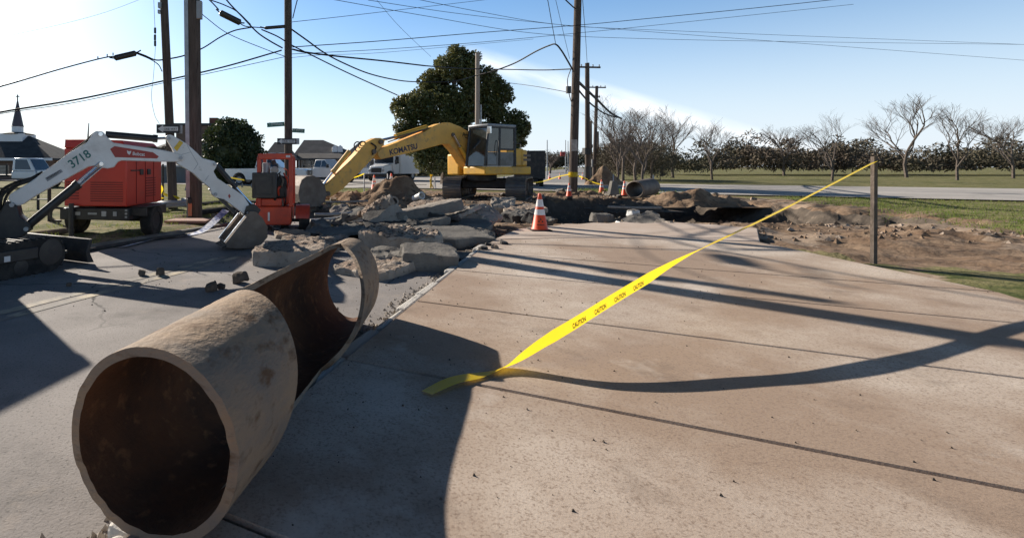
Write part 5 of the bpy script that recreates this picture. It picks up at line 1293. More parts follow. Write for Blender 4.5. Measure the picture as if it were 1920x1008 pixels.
sl2((464, 488, 6.65), (598, 486, 6.5), 33, .95, 1, 'pale slab with a smooth front face left of the rusty pipe ring', 1, top_rough=1.0, rough=.03, n=(26, 20, 6), warp=.09)
sl2((614, 506, 6.3), (712, 525, 5.75), 22, 1.0, 3, 'flat pale slab lying directly behind the rusty pipe ring', 2, top_rough=.9, n=(26, 20, 5), warp=.08)
sl2((764, 498, 6.25), (870, 497, 6.3), 44, .55, 8, 'rounded dark grey slab nearest the kerb in front of the long slab', 3, m=CG, top_rough=.3, warp=.12, n=(20, 16, 6))
sl2((670, 449, 7.7), (812, 464, 7.15), 30, .62, 7, 'long thick slab with a rough brown top in the middle of the pile', 4, top_rough=1.6, rough=.04, n=(34, 16, 8), warp=.07)
sl2((800, 458, 8.0), (930, 454, 8.3), 20, 1.0, 6, 'broad smooth grey slab behind the long rough one', 5, m=CG, top_rough=.3, warp=.14, n=(24, 20, 5))
sl2((846, 432, 9.3), (928, 434, 9.2), 10, .8, 8, 'smooth grey slab at the right end of the pile by the kerb', 6, m=CG, top_rough=.3, warp=.1)
sl2((744, 432, 9.1), (850, 412, 9.4), 16, .5, -2, 'lower of two parallel tilted slabs in the pile', 7, m=CG, top_rough=.5, warp=.06)
sl2((746, 409, 9.6), (874, 382, 9.9), 20, .55, -2, 'upper of two parallel tilted slabs in the pile', 8, m=('concrete_grey', 'concrete'), top_rough=.6, warp=.06)
p1, p2, p3 = P(673, 427, 9.75), P(747, 379, 9.85), P(770, 427, 9.6)
X = (p2 - p1).normalized(); Yd_ = p3 - p1; Yd_ = (Yd_ - X * Yd_.dot(X)); dl = Yd_.length; Yd_.normalize()
slab('concrete_slab', p1 + (p2 - p1) / 2 + Yd_ * dl / 2, ((p2 - p1).length, dl, .11), frame(X, Yd_, X.cross(Yd_)).to_euler(), 'steeply tilted dark slab with a pale lit edge leaning on the lumpy chunk', 9, m=('concrete', 'tar'), top_rough=.5, rough=.02, warp=.04)
sl2((690, 432, 9.4), (768, 424, 9.4), 9, 1.0, 14, 'black asphalt sheet under the steeply tilted slab', 10, m=('tar', 'tar'), top_rough=.6, cat='asphalt slab')
sl2((876, 392, 10.4), (917, 419, 10.0), 12, .5, 10, 'small slab tipped down to the right beside the smooth grey slabs', 11, m=('concrete', 'concrete'), warp=.05)
sl2((840, 404, 10.8), (900, 408, 10.6), 12, .6, 14, 'brownish slab behind the upper tilted slab', 12, m=('concrete_rough', 'concrete'))
sl2((858, 419, 9.9), (922, 428, 9.7), 9, .6, 16, 'thin slab sloping toward the kerb corner', 13, m=('concrete', 'concrete'), warp=.06)
sl(943, 384, 13.2, (.58, .4, .24), (32, -6, -8), 'pale square slab standing at the edge of the pit left of the near cone', 14, m=('concrete', 'concrete'))
sl(985, 393, 12.7, (.85, .6, .13), (8, -8, 8), 'flat pale slab at the pit edge behind the near cone', 15, m=('concrete', 'concrete_rough'))
sl(972, 405, 12.2, (.6, .5, .22), (10, -5, 20), 'dark lump of pavement under the flat slab behind the near cone', 16, m=('tar', 'concrete_grey'))
sl(1000, 412, 11.6, (.4, .35, .24), (10, 20, 30), 'dark broken lump just behind the near cone', 17, m=('tar', 'dark_dirt'), n=(9, 8, 5), cat='rubble')
sl(1030, 415, 11.4, (.35, .25, .14), (10, -10, 10), 'small dark lump right of the near cone', 18, m=('dark_dirt', 'concrete_grey'), n=(8, 7, 4), cat='rubble')
sl(549, 441, 9.35, (.62, .5, .12), (6, 0, -10), 'small tan slab below the red pump', 19, m=('concrete', 'pale_dirt'))
sl(573, 452, 8.4, (.7, .5, .10), (5, 3, 12), 'thin tan slab behind the pale front slab', 20, m=('concrete', 'concrete_rough'))
sl(600, 462, 7.7, (.55, .5, .14), (8, -6, 25), 'rough piece wedged between the pale front slab and the pipe ring', 21, m=('concrete', 'concrete_rough'), top_rough=1.6)
sl(676, 396, 12.2, (1.0, .5, .08), (16, -8, -14), 'thin grey sheet of pavement behind the lumpy chunk', 22, m=CG)
sl(638, 393, 12.8, (.5, .4, .08), (25, -14, 20), 'small broken sheet with a pale edge among the conduits', 23, m=('concrete', 'concrete'), n=(9, 8, 3))
sl(617, 430, 10.0, (.35, .22, .06), (14, 22, -30), 'little pale flake of concrete left of the tilted black sheet', 24, m=('concrete', 'concrete'), n=(8, 6, 3))
sl(662, 432, 9.6, (.9, .5, .05), (5, -2, -12), 'thin dark asphalt flake in front of the tilted slabs', 25, m=('tar', 'concrete_grey'), n=(12, 8, 3), cat='asphalt slab')
sl(843, 478, 7.2, (.8, .5, .06), (3, 2, -20), 'thin dark flake lying by the kerb behind the rounded slab', 26, m=('tar', 'concrete_grey'), n=(12, 8, 3), cat='asphalt slab')
sl(1128, 408, 12.4, (.42, .34, .22), (6, 4, 10), 'rounded grey boulder at the lip of the pit', 27, m=CG, warp=.14, n=(10, 10, 6), top_rough=.5, cat='boulder')
sl(1171, 419, 11.2, (.34, .22, .07), (2, 10, -10), 'white concrete flake lying alone left of the debris heap', 28, m=('pvc', 'concrete'), n=(9, 7, 3), rough=.02)
sl(1196, 424, 11.0, (.34, .26, .10), (3, -6, 20), 'pale rounded piece in front of the brown sheet in the debris heap', 29, m=('pvc', 'concrete'), n=(9, 7, 4), warp=.08)
sl(1192, 430, 10.8, (.38, .24, .10), (2, 2, -8), 'dark edged piece at the front of the debris heap', 30, m=('dark_dirt', 'concrete'), n=(9, 7, 4))
sl(1206, 414, 11.5, (.75, .6, .09), (16, -14, 10), 'brown broken sheet on top of the debris heap', 31, m=('dark_dirt', 'concrete_grey'), n=(12, 10, 3))
sl(1188, 399, 12.2, (.2, .2, .16), (2, 2, 20), 'pale small lump above the debris heap', 32, m=('pvc', 'concrete'), n=(7, 7, 5), warp=.05)
sl(1250, 421, 11.2, (.6, .4, .14), (6, 12, 30), 'pale slab piece right of the debris heap', 33, m=('concrete', 'concrete_rough'), n=(10, 8, 4))
for (a, b, th_, dp, tl_, lb, sd_, mm) in (((778, 397, 10.2), (846, 381, 10.4), 11, .5, 8, 'topmost slab of the pile, lying across the upper tilted slab', 57, ('concrete', 'concrete_rough')), ((690, 446, 8.3), (752, 437, 8.5), 9, .5, 6, 'dark slab edge above the left end of the long rough slab', 58, ('tar', 'concrete_grey')), ((764, 424, 9.0), (812, 428, 9.0), 8, .4, 10, 'short dark piece in the gap beneath the lower tilted slab', 59, ('tar', 'tar')),
        ((836, 419, 9.9), (908, 402, 10.2), 10, .6, 2, 'long thin slab right of the two parallel tilted slabs', 81, ('concrete_grey', 'concrete')), ((608, 470, 7.9), (672, 455, 8.2), 12, .6, 3, 'wide pale slab just behind the top of the pipe ring', 82, ('concrete', 'concrete_rough')),
        ((612, 446, 8.9), (690, 430, 9.3), 9, .5, 4, 'long grey plate running up to the foot of the steep slab', 83, CG), ((655, 410, 11.0), (700, 392, 11.4), 9, .6, -10, 'tilted dark plate left of the lumpy chunk', 84, ('concrete_grey', 'tar')),
        ((800, 400, 9.7), (858, 410, 9.5), 8, .45, -6, 'short dark plate jammed between the two parallel slabs', 85, ('tar', 'concrete_grey')), ((880, 462, 8.3), (936, 446, 8.8), 9, .45, 0, 'thin tilted plate propped against the kerb edge', 86, ('concrete_grey', 'concrete')),
        ((862, 405, 9.9), (905, 384, 10.3), 9, .55, -20, 'slab on edge with a lit rim behind the small tipped slab', 60, ('concrete', 'tar')), ((830, 443, 8.9), (905, 440, 9.0), 7, .5, 12, 'long thin grey plate overlapping the broad smooth slab', 61, CG),
        ((742, 440, 8.7), (800, 438, 8.8), 9, .5, 2, 'dark flat piece between the long rough slab and the lower tilted slab', 51, CG), ((905, 445, 8.6), (934, 441, 8.8), 9, .4, 12, 'small dark slab leaning on the kerb corner', 52, CG),
        ((700, 484, 6.6), (768, 489, 6.5), 14, .5, 5, 'dark slab wedged under the long rough slab', 53, ('concrete', 'concrete_grey')), ((588, 424, 10.2), (625, 421, 10.3), 6, .4, 10, 'small grey plate right of the pump wheel', 54, CG), ((632, 428, 9.8), (672, 430, 9.7), 6, .5, 6, 'black flake of asphalt left of the tilted slab edge', 55, ('tar', 'tar')),
        ((574, 438, 9.3), (612, 441, 9.2), 7, .5, 8, 'dark plate in front of the pump wheel', 56, ('tar', 'concrete_grey'))):
    sl2(a, b, th_, dp, tl_, lb, sd_, m=mm, n=(14, 10, 4), warp=.07)
# lumpy concrete encasement with a pipe hole
ce = P(714, 391, 10.7)
d_ = nrm((.85, -.15, .50)); e1 = ce - d_ * .42; e2 = ce + d_ * .32
t = thing('concrete_chunk', (ce.x, ce.y, 0), 'lumpy brown concrete chunk with a dark pipe hole in its pale end', 'concrete chunk')
lump = slab('lump', ce - d_ * .08 - wloc(t), (.72, .36, .34), (math.radians(10), math.radians(-32), math.radians(-8)), None, 41, m=('concrete_rough', 'concrete_rough'), rough=.07, warp=.12, n=(22, 14, 12), parent=t)
mb = MB(); mb.tube([e2 - d_ * .25, e2, e2 + d_ * .02], [.17, .18, .15], 16)
cl = mb.build('collar', M['concrete'], t)
hd_ = nrm((.1, -1, .25))
hb = e2 - d_ * .05 + hd_ * .13
mb = MB(); mb.lathe([(.075, -.1), (.105, -.1), (.105, .05), (.075, .05)], frame(nrm(hd_.cross(Vector((0, 0, 1)))), nrm(hd_.cross(Vector((0, 0, 1)))).cross(hd_) * -1, hd_, hb), 16, closed=True); mb.build('pipe_stub', M['concrete'], cl)
mb = MB(); mb.lathe([(.01, 0), (.076, 0), (.076, .02), (.01, .02)], frame(nrm(hd_.cross(Vector((0, 0, 1)))), nrm(hd_.cross(Vector((0, 0, 1)))).cross(hd_) * -1, hd_, hb - hd_ * .01), 16); mb.build('hole', M['tar'], cl)
# grey-white pipe end on the dirt pile
c = P(786, 368, 15.6); ax_ = nrm((.45, -.85, .3))
mb = MB(); xx = nrm(ax_.cross(Vector((0, 0, 1))))
mb.lathe([(.07, -.25), (.10, -.25), (.105, .08), (.12, .09), (.12, .14), (.09, .14), (.085, .06)], frame(xx, ax_.cross(xx), ax_, c), 18, closed=True)
tag(mb.build('clay_pipe', M['pvc'], origin=c), 'short pale pipe end in front of the dirt pile', 'pipe')
# scattered loose chunks on the broken ground
protos = [slab('rubble_chunk', (0, 0, -50), (.26, .2, .13), (.1, .2, k), None, 60 + k, m=[('concrete', 'concrete_rough'), ('tar', 'concrete_grey'), ('concrete_rough', 'dirt'), ('concrete_grey', 'concrete')][k], n=(7, 6, 4), warp=.09, rough=.03) for k in range(4)]
cr = random.Random(17)
def place_chunk(px, py, s, k, z=0.0):
    p = G(px, py)
    o = protos[k] if protos[k].location.z < -40 else protos[k].copy()
    if o is not protos[k]: scene.collection.objects.link(o)
    zg = float(ground_h(np.array([p.x]), np.array([p.y]))[0])
    s_, o_ = U2.x * p.x + U2.y * p.y, N2.x * p.x + N2.y * p.y
    if s_ < 10.6 and KL < o_ < KR: zg = 0.0
    if o_ > KR and s_ < 9: zg = .1
    o.location = (p.x, p.y, zg + .03 * s + z); o.rotation_euler = (cr.uniform(-.4, .4), cr.uniform(-.4, .4), cr.uniform(0, 6)); o.scale = (s, s, s * cr.uniform(.7, 1.2))
    tag(o, ['loose pale chunk of broken concrete on the torn ground', 'loose black chunk of broken asphalt on the torn ground', 'loose brown earthy chunk on the torn ground', 'loose grey chunk of broken concrete on the torn ground'][k], 'rubble',
        ['loose pale concrete chunks', 'loose black asphalt chunks', 'loose brown earth chunks', 'loose grey concrete chunks'][k])
for (x0, x1, y0, y1, nn, a, b) in ((575, 690, 388, 432, 14, .6, 1.4), (560, 640, 432, 452, 4, .4, .9), (690, 940, 380, 400, 7, .8, 1.6), (1140, 1215, 366, 402, 16, .6, 1.5), (870, 950, 440, 480, 12, .3, .8), (930, 1200, 362, 376, 30, .7, 1.9), (1060, 1210, 400, 416, 14, .4, 1.0), (590, 740, 374, 388, 14, .8, 1.6), (640, 760, 425, 440, 12, .4, 1.0), (480, 600, 424, 436, 8, .4, .9), (1200, 1420, 365, 418, 22, .7, 1.8)):
    for i in range(nn): place_chunk(cr.uniform(x0, x1), cr.uniform(y0, y1), cr.uniform(a, b), cr.choice([0, 1, 1, 2, 3]))
def clod(px, py, s, label, seed, z=0):
    p = G(px, py); return slab('dirt_clod', (p.x, p.y, .03 * s * 2.2 + z), (.16 * s, .13 * s, .11 * s), (.2, .1, seed), label, seed, m=('dark_dirt', 'dark_dirt'), n=(8, 7, 6), warp=.06 * s, rough=.03 * s, cat='dirt clod')
clod(266, 516, .55, 'dark clod on the faded road line, left of its twin', 71)
clod(300, 516, .75, 'larger dark clod on the asphalt right of its twin', 72)
clod(451, 530, 1.0, 'dark earthy lump at the top left end of the rusty pipe', 73)
clod(398, 545, .7, 'crumbled flat dark clod left of the rusty pipe', 74)
clod(415, 541, .45, 'little crumb of dirt right beside the crumbled clod', 75)
clod(130, 536, .3, 'tiny dark crumb on the asphalt at the lower left', 76)
# scattered grit
gr_ = np.random.default_rng(5)
def grit(name, n, fn, s0, s1, m, label):
    mb = MB()
    for i in range(n):
        x, y, z = fn(); s = gr_.uniform(s0, s1) ** 1.0
        a = gr_.uniform(0, 6.28); k = [gr_.uniform(.6, 1.3) for _ in range(5)]
        b = [Vector((x + math.cos(a + q * 2.09) * s * k[q], y + math.sin(a + q * 2.09) * s * k[q], z - .005)) for q in range(3)]
        mb.add(b + [Vector((x + s * .2 * (k[3] - 1), y + s * .2 * (k[4] - 1), z + s * .8 * k[3]))], [(0, 1, 3), (1, 2, 3), (2, 0, 3)])
    o = mb.build(name, M[m], angle=0, recalc=False); return tag(o, label, 'gravel', kind='stuff')
def work_pt():
    while True:
        x, y = gr_.uniform(-6, 14), gr_.uniform(9, 25)
        s, o = so_(x, y)
        if s > 9.6 and -9 < o < 8.5: return x, y, float(ground_h(np.array([x]), np.array([y]))[0])
grit('gravel', 2600, work_pt, .02, .085, 'dirt', 'brown earth crumbs strewn over the dug up ground')
grit('gravel', 1500, work_pt, .02, .08, 'concrete_rough', 'pale gravel strewn over the dug up ground')
def road_pt():
    s, o = gr_.uniform(2, 10.8), gr_.choice([gr_.normal(-4.9, .5), gr_.uniform(KL, KR - .2), gr_.normal(-4.2, .35), gr_.normal(-2.0, .35)])
    o = min(max(o, KL + .02), KR - .2)
    p = R(s, o); return p.x, p.y, .002
grit('gravel', 620, road_pt, .003, .015, 'dark_dirt', 'dark grit scattered over the near asphalt')
def kerb_pt():
    s = gr_.uniform(1, 9); p = R(s, KR - .16 - abs(gr_.normal(0, .07))); return p.x, p.y, .002
grit('gravel', 500, kerb_pt, .006, .03, 'concrete', 'pale crumbs lying along the right kerb')

def pav_pt():
    s, o = gr_.uniform(.5, 9.5), KR + .03 + abs(gr_.normal(0, 1.6)); p = R(s, min(o, 3.5)); return p.x, p.y, .102
grit('gravel', 420, pav_pt, .003, .011, 'dark_dirt', 'dark crumbs scattered over the right hand pavement')
# dirt pile
def pile(name, c, rx, ry, h, seed, m, label):
    n = 46; vs, fs = [], []
    for j in range(n + 1):
        for i in range(n + 1):
            u, v = i / n * 2 - 1, j / n * 2 - 1
            q = Vector((u * rx * 1.3 + seed, v * ry * 1.3, seed * 3.1))
            r = math.sqrt(u * u + v * v) + mnoise.noise(q * .9) * .3
            z = h * min(1, max(0, 1 - r) * 1.45) ** .9 * (1 + mnoise.noise(q * 1.1) * .7) if r < 1 else 0
            z += (mnoise.noise(q * 3.3) * .13 + mnoise.noise(q * 8) * .06) * min(1, z * 6 / h) if z > 0 else 0
            vs.append((c[0] + u * rx, c[1] + v * ry, c[2] - .12 + z))
    for j in range(n):
        for i in range(n): fs.append((j * (n + 1) + i, j * (n + 1) + i + 1, (j + 1) * (n + 1) + i + 1, (j + 1) * (n + 1) + i))
    mb = MB(); mb.add(vs, fs); o = mb.build(name, M[m], origin=(c[0], c[1], c[2]), angle=50, recalc=False)
    return tag(o, label, 'dirt pile')
p = P(742, 372, 18.6); pile('dirt_pile', (p.x, 18.6, 0), 2.5, 1.3, .78, 3, 'dirt', 'heap of brown dug earth left of the excavator tracks')
p = P(660, 372, 19.5); pile('dirt_pile', (p.x, 19.5, 0), 2.2, 1.2, .34, 7, 'dirt', 'low spread of brown earth below the yellow arm')
p = P(1186, 384, 16.8); pile('dirt_pile', (p.x, 16.8, 0), 1.2, .9, .24, 11, 'dark_dirt', 'dark clumpy earth heap right of the pit')
p = P(1290, 375, 19); pile('dirt_pile', (p.x, 19, 0), 2.2, 1.3, .42, 15, 'dirt', 'brown earth heap past the culvert pipe')
p = P(1085, 365, 23.8); pile('dirt_pile', (p.x, 23.8, 0), 2.0, .6, .22, 19, 'dirt', 'low ridge of earth and stones at the foot of the stout pole')
p = P(1135, 335, 36); pile('dirt_pile', (p.x, 36, 0), 1.5, 1.0, 1.0, 23, 'dirt', 'brown heap beside the far row of poles')
p = P(985, 366, 23); pile('dirt_pile', (p.x, 23, 0), 1.2, .6, .2, 27, 'pale_dirt', 'low pale spread of sand behind the near cone')

# ------------------------------------------------------------------ rusty steel casing in the foreground
A0, A1 = Vector((.27, 4.26, 0)), Vector((-.555, 1.64, 0))       # far ring end, near end
ad = (A1 - A0); LP = ad.length; ad.normalize(); side = Vector((-ad.y, ad.x, 0))  # side: left/right of the axis
if side.x > 0: side = -side                                                     # points to the left of the photo
RP, TH = .355, .032
def cas(s, th, r): # angle th measured from the ground up over the left side
    k_ = s / LP; r = r - .035 * k_
    c = A0 + ad * s + Vector((0, 0, RP - .035 * k_ + .005 + .085 * k_))
    fx = .66 + .34 * min(1, max(0, s) / 1.7)            # the cut-open end has sprung together
    return c + side * (math.sin(th) * r * fx) + Vector((0, 0, -math.cos(th) * r))
def arc(s):
    # kept part of the wall: full ring at both ends, opened on the top right between
    s1, s2, s3 = .36, 1.86, 2.50
    w = min(1, max(0, (s - s1) / .9))
    lo = -math.pi * (1 - w) ** 1.3 - math.radians(25) * (1 - (1 - w) ** 1.3)
    hi = math.radians(158 + 4 * math.sin(s * 3))
    if s < s1 + .06: k = max(0, (s - s1) / .06); hi = math.pi * (1 - k) + hi * k
    if s > s2: k = min(1, (s - s2) / (s3 - s2)); hi = hi * (1 - k) + (math.pi * 2 + lo) * k        # the cut slants back down the right side
    return lo, hi
mb = MB(); ns_, na = 150, 96
rows_o, rows_i = [], []
for i in range(ns_ + 1):
    s = LP * i / ns_; lo, hi = arc(s)
    for r, rows in ((RP, rows_o), (RP - TH, rows_i)):
        rows.append([cas(s + (.006 * mnoise.noise(Vector((k * .5, s, 2))) if i in (0, ns_) else 0), lo + (hi - lo) * k / na, r + .005 * mnoise.noise(Vector((s * 1.5, k * .08, 3))) + .0025 * mnoise.noise(Vector((s * 9, k * .33, 5)))) for k in range(na + 1)])
vo, vi = [p for r in rows_o for p in r], [p for r in rows_i for p in r]
nv = len(vo); W_ = na + 1
fo_, fi_, fe_ = [], [], []
for i in range(ns_):
    for k in range(na):
        a = i * W_ + k; fo_.append((a, a + 1, a + W_ + 1, a + W_)); fi_.append((nv + a, nv + a + W_, nv + a + W_ + 1, nv + a + 1))
    for k in (0, na):
        a = i * W_ + k; fe_.append((a, a + W_, nv + a + W_, nv + a))
for i in (0, ns_):
    for k in range(na): a = i * W_ + k; fe_.append((a, a + 1, nv + a + 1, nv + a))
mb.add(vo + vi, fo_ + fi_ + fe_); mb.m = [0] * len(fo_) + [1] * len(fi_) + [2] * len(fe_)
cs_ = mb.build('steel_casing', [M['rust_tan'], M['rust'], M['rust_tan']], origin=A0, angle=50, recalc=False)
tag(cs_, 'rusty steel casing pipe in the foreground, its top cut open before a whole ring', 'steel pipe')

# ------------------------------------------------------------------ cones, barricades, tape
def cone_proto():
    t = thing('traffic_cone', (0, 0, 0), 'orange cone', 'traffic cone', 'orange traffic cones')
    mb = MB(); mb.box((0, 0, .0125), (.37, .37, .025)); mb.build('base', M['rubber'], t, bevel=.008)
    r = lambda z: .145 - (z - .025) * (.145 - .026) / .685
    mb = MB(); mb.lathe([(r(.026) + .015, .026), (r(.05), .05), (r(.69), .69), (r(.71) * .7, .71)], None, 24); mb.build('shell', M['orange'], t)
    for a, b in ((.30, .405), (.455, .595)):
        mb = MB(); mb.lathe([(r(a) - .004, a), (r(a) + .003, a), (r(b) + .003, b), (r(b) - .004, b)], None, 24, closed=True); mb.build('collar', M['collar'], t)
    return t
cone = cone_proto()
cpos = [(1012, 431, None, 'largest orange cone, standing on the pavement by the pit with black marks on its base'),
        (1128, 361, .95, 'orange cone right of the stout pole on the pale concrete'),
        (1171, 366, .95, 'orange cone beside the dark culvert opening'),
        (1067, 368, .85, 'orange cone peeking out left of the stout pole'),
        (701.5, 358, .98, 'left of two orange cones behind the dirt pile'),
        (733.5, 357, 1.05, 'right of two orange cones behind the dirt pile'),
        (1030.5, 336.5, 1.0, 'leftmost of three tiny far cones near the stout pole'),
        (1049.5, 335.5, .9, 'middle one of three tiny far cones near the stout pole'),
        (1092.5, 336.5, 1.0, 'rightmost of three tiny far cones, just right of the stout pole')]
for i, (px, py, sc_, lab) in enumerate(cpos):
    o = copy_tree(cone) if i else None
    z = .10 if i == 0 else 0.0
    p = G(px, py, z)
    if i in (4, 5): p = P(px, py, 21.5); p.z = P(px, py, 21.5).z
    tgt = o or cone
    if i: tgt.location = p; tgt.rotation_euler = (0, 0, i * .4); tgt.scale = (sc_,) * 3; tgt['label'] = lab
    else: near = (p, lab)
nc = copy_tree(cone); nc.location = near[0]; nc['label'] = near[1]; nc.rotation_euler = (0, 0, math.radians(-8))
for ch in list(cone.children): bpy.data.objects.remove(ch)
bpy.data.objects.remove(cone)
r = lambda z: .145 - (z - .025) * (.145 - .026) / .685
mb = MB()
def cpatch(ang0, ang1, z0, z1, tri=False):
    n = 4; vs, fs = [], []
    for i in range(n + 1):
        a = math.radians(ang0 + (ang1 - ang0) * i / n)
        zt_ = z1 if not tri else z0 + (z1 - z0) * (1 - abs(2 * i / n - 1)) + .002
        for z in (z0, zt_): vs.append(near[0] + Vector((math.cos(a) * (r(z) + .002), math.sin(a) * (r(z) + .002), z)))
        if i: fs.append((2 * i - 2, 2 * i, 2 * i + 1, 2 * i - 1))
    mb.add(vs, fs)
cpatch(-113, -97, .205, .245, True); cpatch(-128, -112, .165, .205, True); cpatch(-98, -82, .165, .205, True)
for k in range(6): cpatch(-134 + k * 10, -127 + k * 10, .105, .128)
st = mb.build('stencil_mark', M['letter'], None, angle=0, recalc=False)
st.parent = nc; st.matrix_parent_inverse = Matrix.LocRotScale(nc.location, nc.rotation_euler, None).inverted()

def barricade(a, b, label, hh=.21, lean=0.0):
    a, b = Vector(a), Vector(b); d = (b - a).normalized(); nn = Vector((d.y, -d.x, 0)).normalized()
    base = Vector(((a.x + b.x) / 2, (a.y + b.y) / 2, 0))
    t = thing('barricade', base, label, 'barricade')
    bo = MB(); L = (b - a).length; bo.box((0, 0, 0), (L, .03, hh))
    bd_ = bo.build('board', M['stripes'], t); bd_.location = (a + b) / 2 - base
    bd_.rotation_euler = (0, -math.atan2(b.z - a.z, (b.xy - a.xy).length), math.atan2(d.y, d.x))
    for f in (.10, .90):
        c = a.lerp(b, f)
        lg_ = MB()
        lg_.beam(c + nn * .03 + Vector((0, 0, hh * .4)), Vector((c.x, c.y, 0)) + nn * .28, .045, .045); lg_.beam(c - nn * .03 + Vector((0, 0, hh * .4)), Vector((c.x, c.y, 0)) - nn * .28, .045, .045)
        lg_.build('leg', M['galv'], t)
    return t
barricade(P(1141, 330, 24), P(1235, 331.5, 23), 'striped barricade at the right edge above the culvert pipe', .24)
barricade(P(325, 351.5, 27), P(352, 352, 27), 'striped barricade between the two left poles', .25)
barricade(P(812, 334.5, 30), P(842, 334.8, 30), 'striped barricade left of the excavator tracks', .26)
barricade(P(452, 345.5, 30), P(474, 345.8, 30), 'striped barricade half hidden behind the black radiator', .2)
barricade(P(944, 333, 31), P(955, 333, 31), 'short striped barricade under the excavator deck', .2)
p = P(808.5, 349, 29.6); p.z = 0
t = thing('warning_flag_stand', p, 'yellow stand with a slanted leg left of the excavator tracks', 'stand')
mb = MB(); mb.beam(P(807.5, 352, 29.6), P(808.5, 328, 29.6), .09, .05); mb.beam(P(812, 352, 29.6), P(806, 336, 29.6), .06, .05); mb.build('post', M['decal_yellow'], t)
mb = MB(); mb.tube([P(808.5, 330, 29.55), P(808.5, 326.5, 29.55)], .07, 8); mb.build('lamp', M['tape'], t)

def ribbon(pts, w, label, twist=0.0, angf=None, words=False, m='tape', name='caution_tape', n=10, t0=0.0):
    q = catmull(pts, n); vs, fs = [], []
    for i, p in enumerate(q):
        d = (q[min(i + 1, len(q) - 1)] - q[max(i - 1, 0)]).normalized()
        up = (Vector((0, 0, 1)) - d * d.z).normalized(); sd_ = d.cross(up)
        a = angf(i / (len(q) - 1)) if angf else t0 + twist * i / (len(q) - 1)
        k = up * math.cos(a) + sd_ * math.sin(a)
        vs += [p - k * w / 2, p + k * w / 2]
        if i: fs.append((2 * i - 2, 2 * i, 2 * i + 1, 2 * i - 1))
    c = q[0]; mb = MB(); mb.add(vs, fs); o = mb.build(name, M[m], origin=c, angle=60, recalc=False)
    return tag(o, label, 'caution tape'), q
tp0, tp1 = P(1078, 605, 3.15), P(1265, 490, 3.75)
tpe = P(1420, 402, 4.25)
tp_end = P(1640, 303, 7.0)
tape, q = ribbon([G(800, 735, .112), G(850, 712, .125), G(905, 700, .112), G(955, 682, .13), P(1020, 640, 3.05), tp0, P(1145, 563, 3.35), P(1205, 527, 3.55), P(1270, 489, 3.85), P(1350, 449, 4.3), P(1440, 406, 5.0), P(1540, 355, 5.9), tp_end], .078,
    'near strip of yellow caution tape crossing the lower right pavement', angf=lambda f: 1.45 * (1 - min(1, max(0, (f - .14) / .22))) + .3 * math.sin(f * 9) * max(0, 1 - f / .36) + 1.15 * min(1, max(0, (f - .60) / .14)))
cum = [0.0]
for a_, b_ in zip(q, q[1:]): cum.append(cum[-1] + (b_ - a_).length)
def at_len(L):
    for i in range(len(q) - 1):
        if cum[i + 1] >= L: return q[i].lerp(q[i + 1], (L - cum[i]) / (cum[i + 1] - cum[i]))
    return q[-1]
L0 = cum[int(len(q) * .41)]
while L0 + .14 < cum[int(len(q) * .61)]:
    A, Bq = at_len(L0), at_len(L0 + .135); dd_ = (Bq - A).normalized()
    upv = (Vector((0, 0, 1)) - dd_ * dd_.z).normalized(); nn = dd_.cross(upv)
    text_on('CAUTION', A - upv * .022, Bq - upv * .022, nn, M['letter'], 'lettering', tape, off=.006, hscale=1.45, bold=.03)
    L0 += .235
g_ = Vector((tp_end.x, tp_end.y, ground_h(np.array([tp_end.x]), np.array([tp_end.y]))[0]))
mb = MB(); mb.beam(g_ - Vector((0, 0, .1)), g_ + Vector((.03, .02, 1.5)), .05, .022); mb.beam(g_ + Vector((0, .03, -.1)), g_ + Vector((.03, .05, 1.5)), .012, .05)
tag(mb.build('stake', M['bark'], origin=g_), 'slim brown stake on the verge holding the near caution tape', 'stake')
ribbon([P(1068, 326, 24.8), P(1045, 331, 26), P(1015, 340, 28), P(985, 343, 29)], .055, 'yellow tape running left from the stout pole towards the excavator', twist=.5)
ribbon([P(1080, 328, 24.9), P(1095, 333, 25), P(1112, 341, 24), P(1126, 345, 22.6)], .06, 'slack tape running right from the stout pole to the cone', twist=.4)
ribbon([P(305, 350, 15.5), P(298, 362, 15.3), P(303, 372, 15.3), P(297, 378, 15.2)], .16, 'crumpled yellow tape bunched on the thin post right of the generator', twist=3)
ribbon([P(306, 362, 15.5), P(315, 366, 15.2), P(328, 368, 14.85), P(336, 372, 14.9)], .10, 'yellow tape stretched from the thin post to the leaning pole', twist=1.2)
ribbon([P(428, 331.5, 20), P(443, 334.5, 19), P(458, 337, 18)], .055, 'short bright yellow tape just right of the white excavator arm', twist=.3)
ribbon([P(683, 325, 24), P(668, 331, 23.5), P(650, 336, 23)], .05, 'pale tape sagging from the post under the elbow of the yellow arm', twist=.4)

# culvert pipe at the right
c = P(1190, 357, 21.0); ax_ = nrm((-.80, -.55, -.06)); xx = nrm(ax_.cross(Vector((0, 0, 1))))
mb = MB(); mb.lathe([(.31, -1.5), (.37, -1.5), (.37, .0), (.33, .02), (.31, -.02)], frame(xx, ax_.cross(xx), ax_, Vector((c.x, c.y, .36))), 26, closed=True)
tag(mb.build('culvert_pipe', M['bucket_steel'], origin=(c.x, c.y, 0)), 'grey concrete culvert pipe with a dark opening at the right edge', 'pipe')
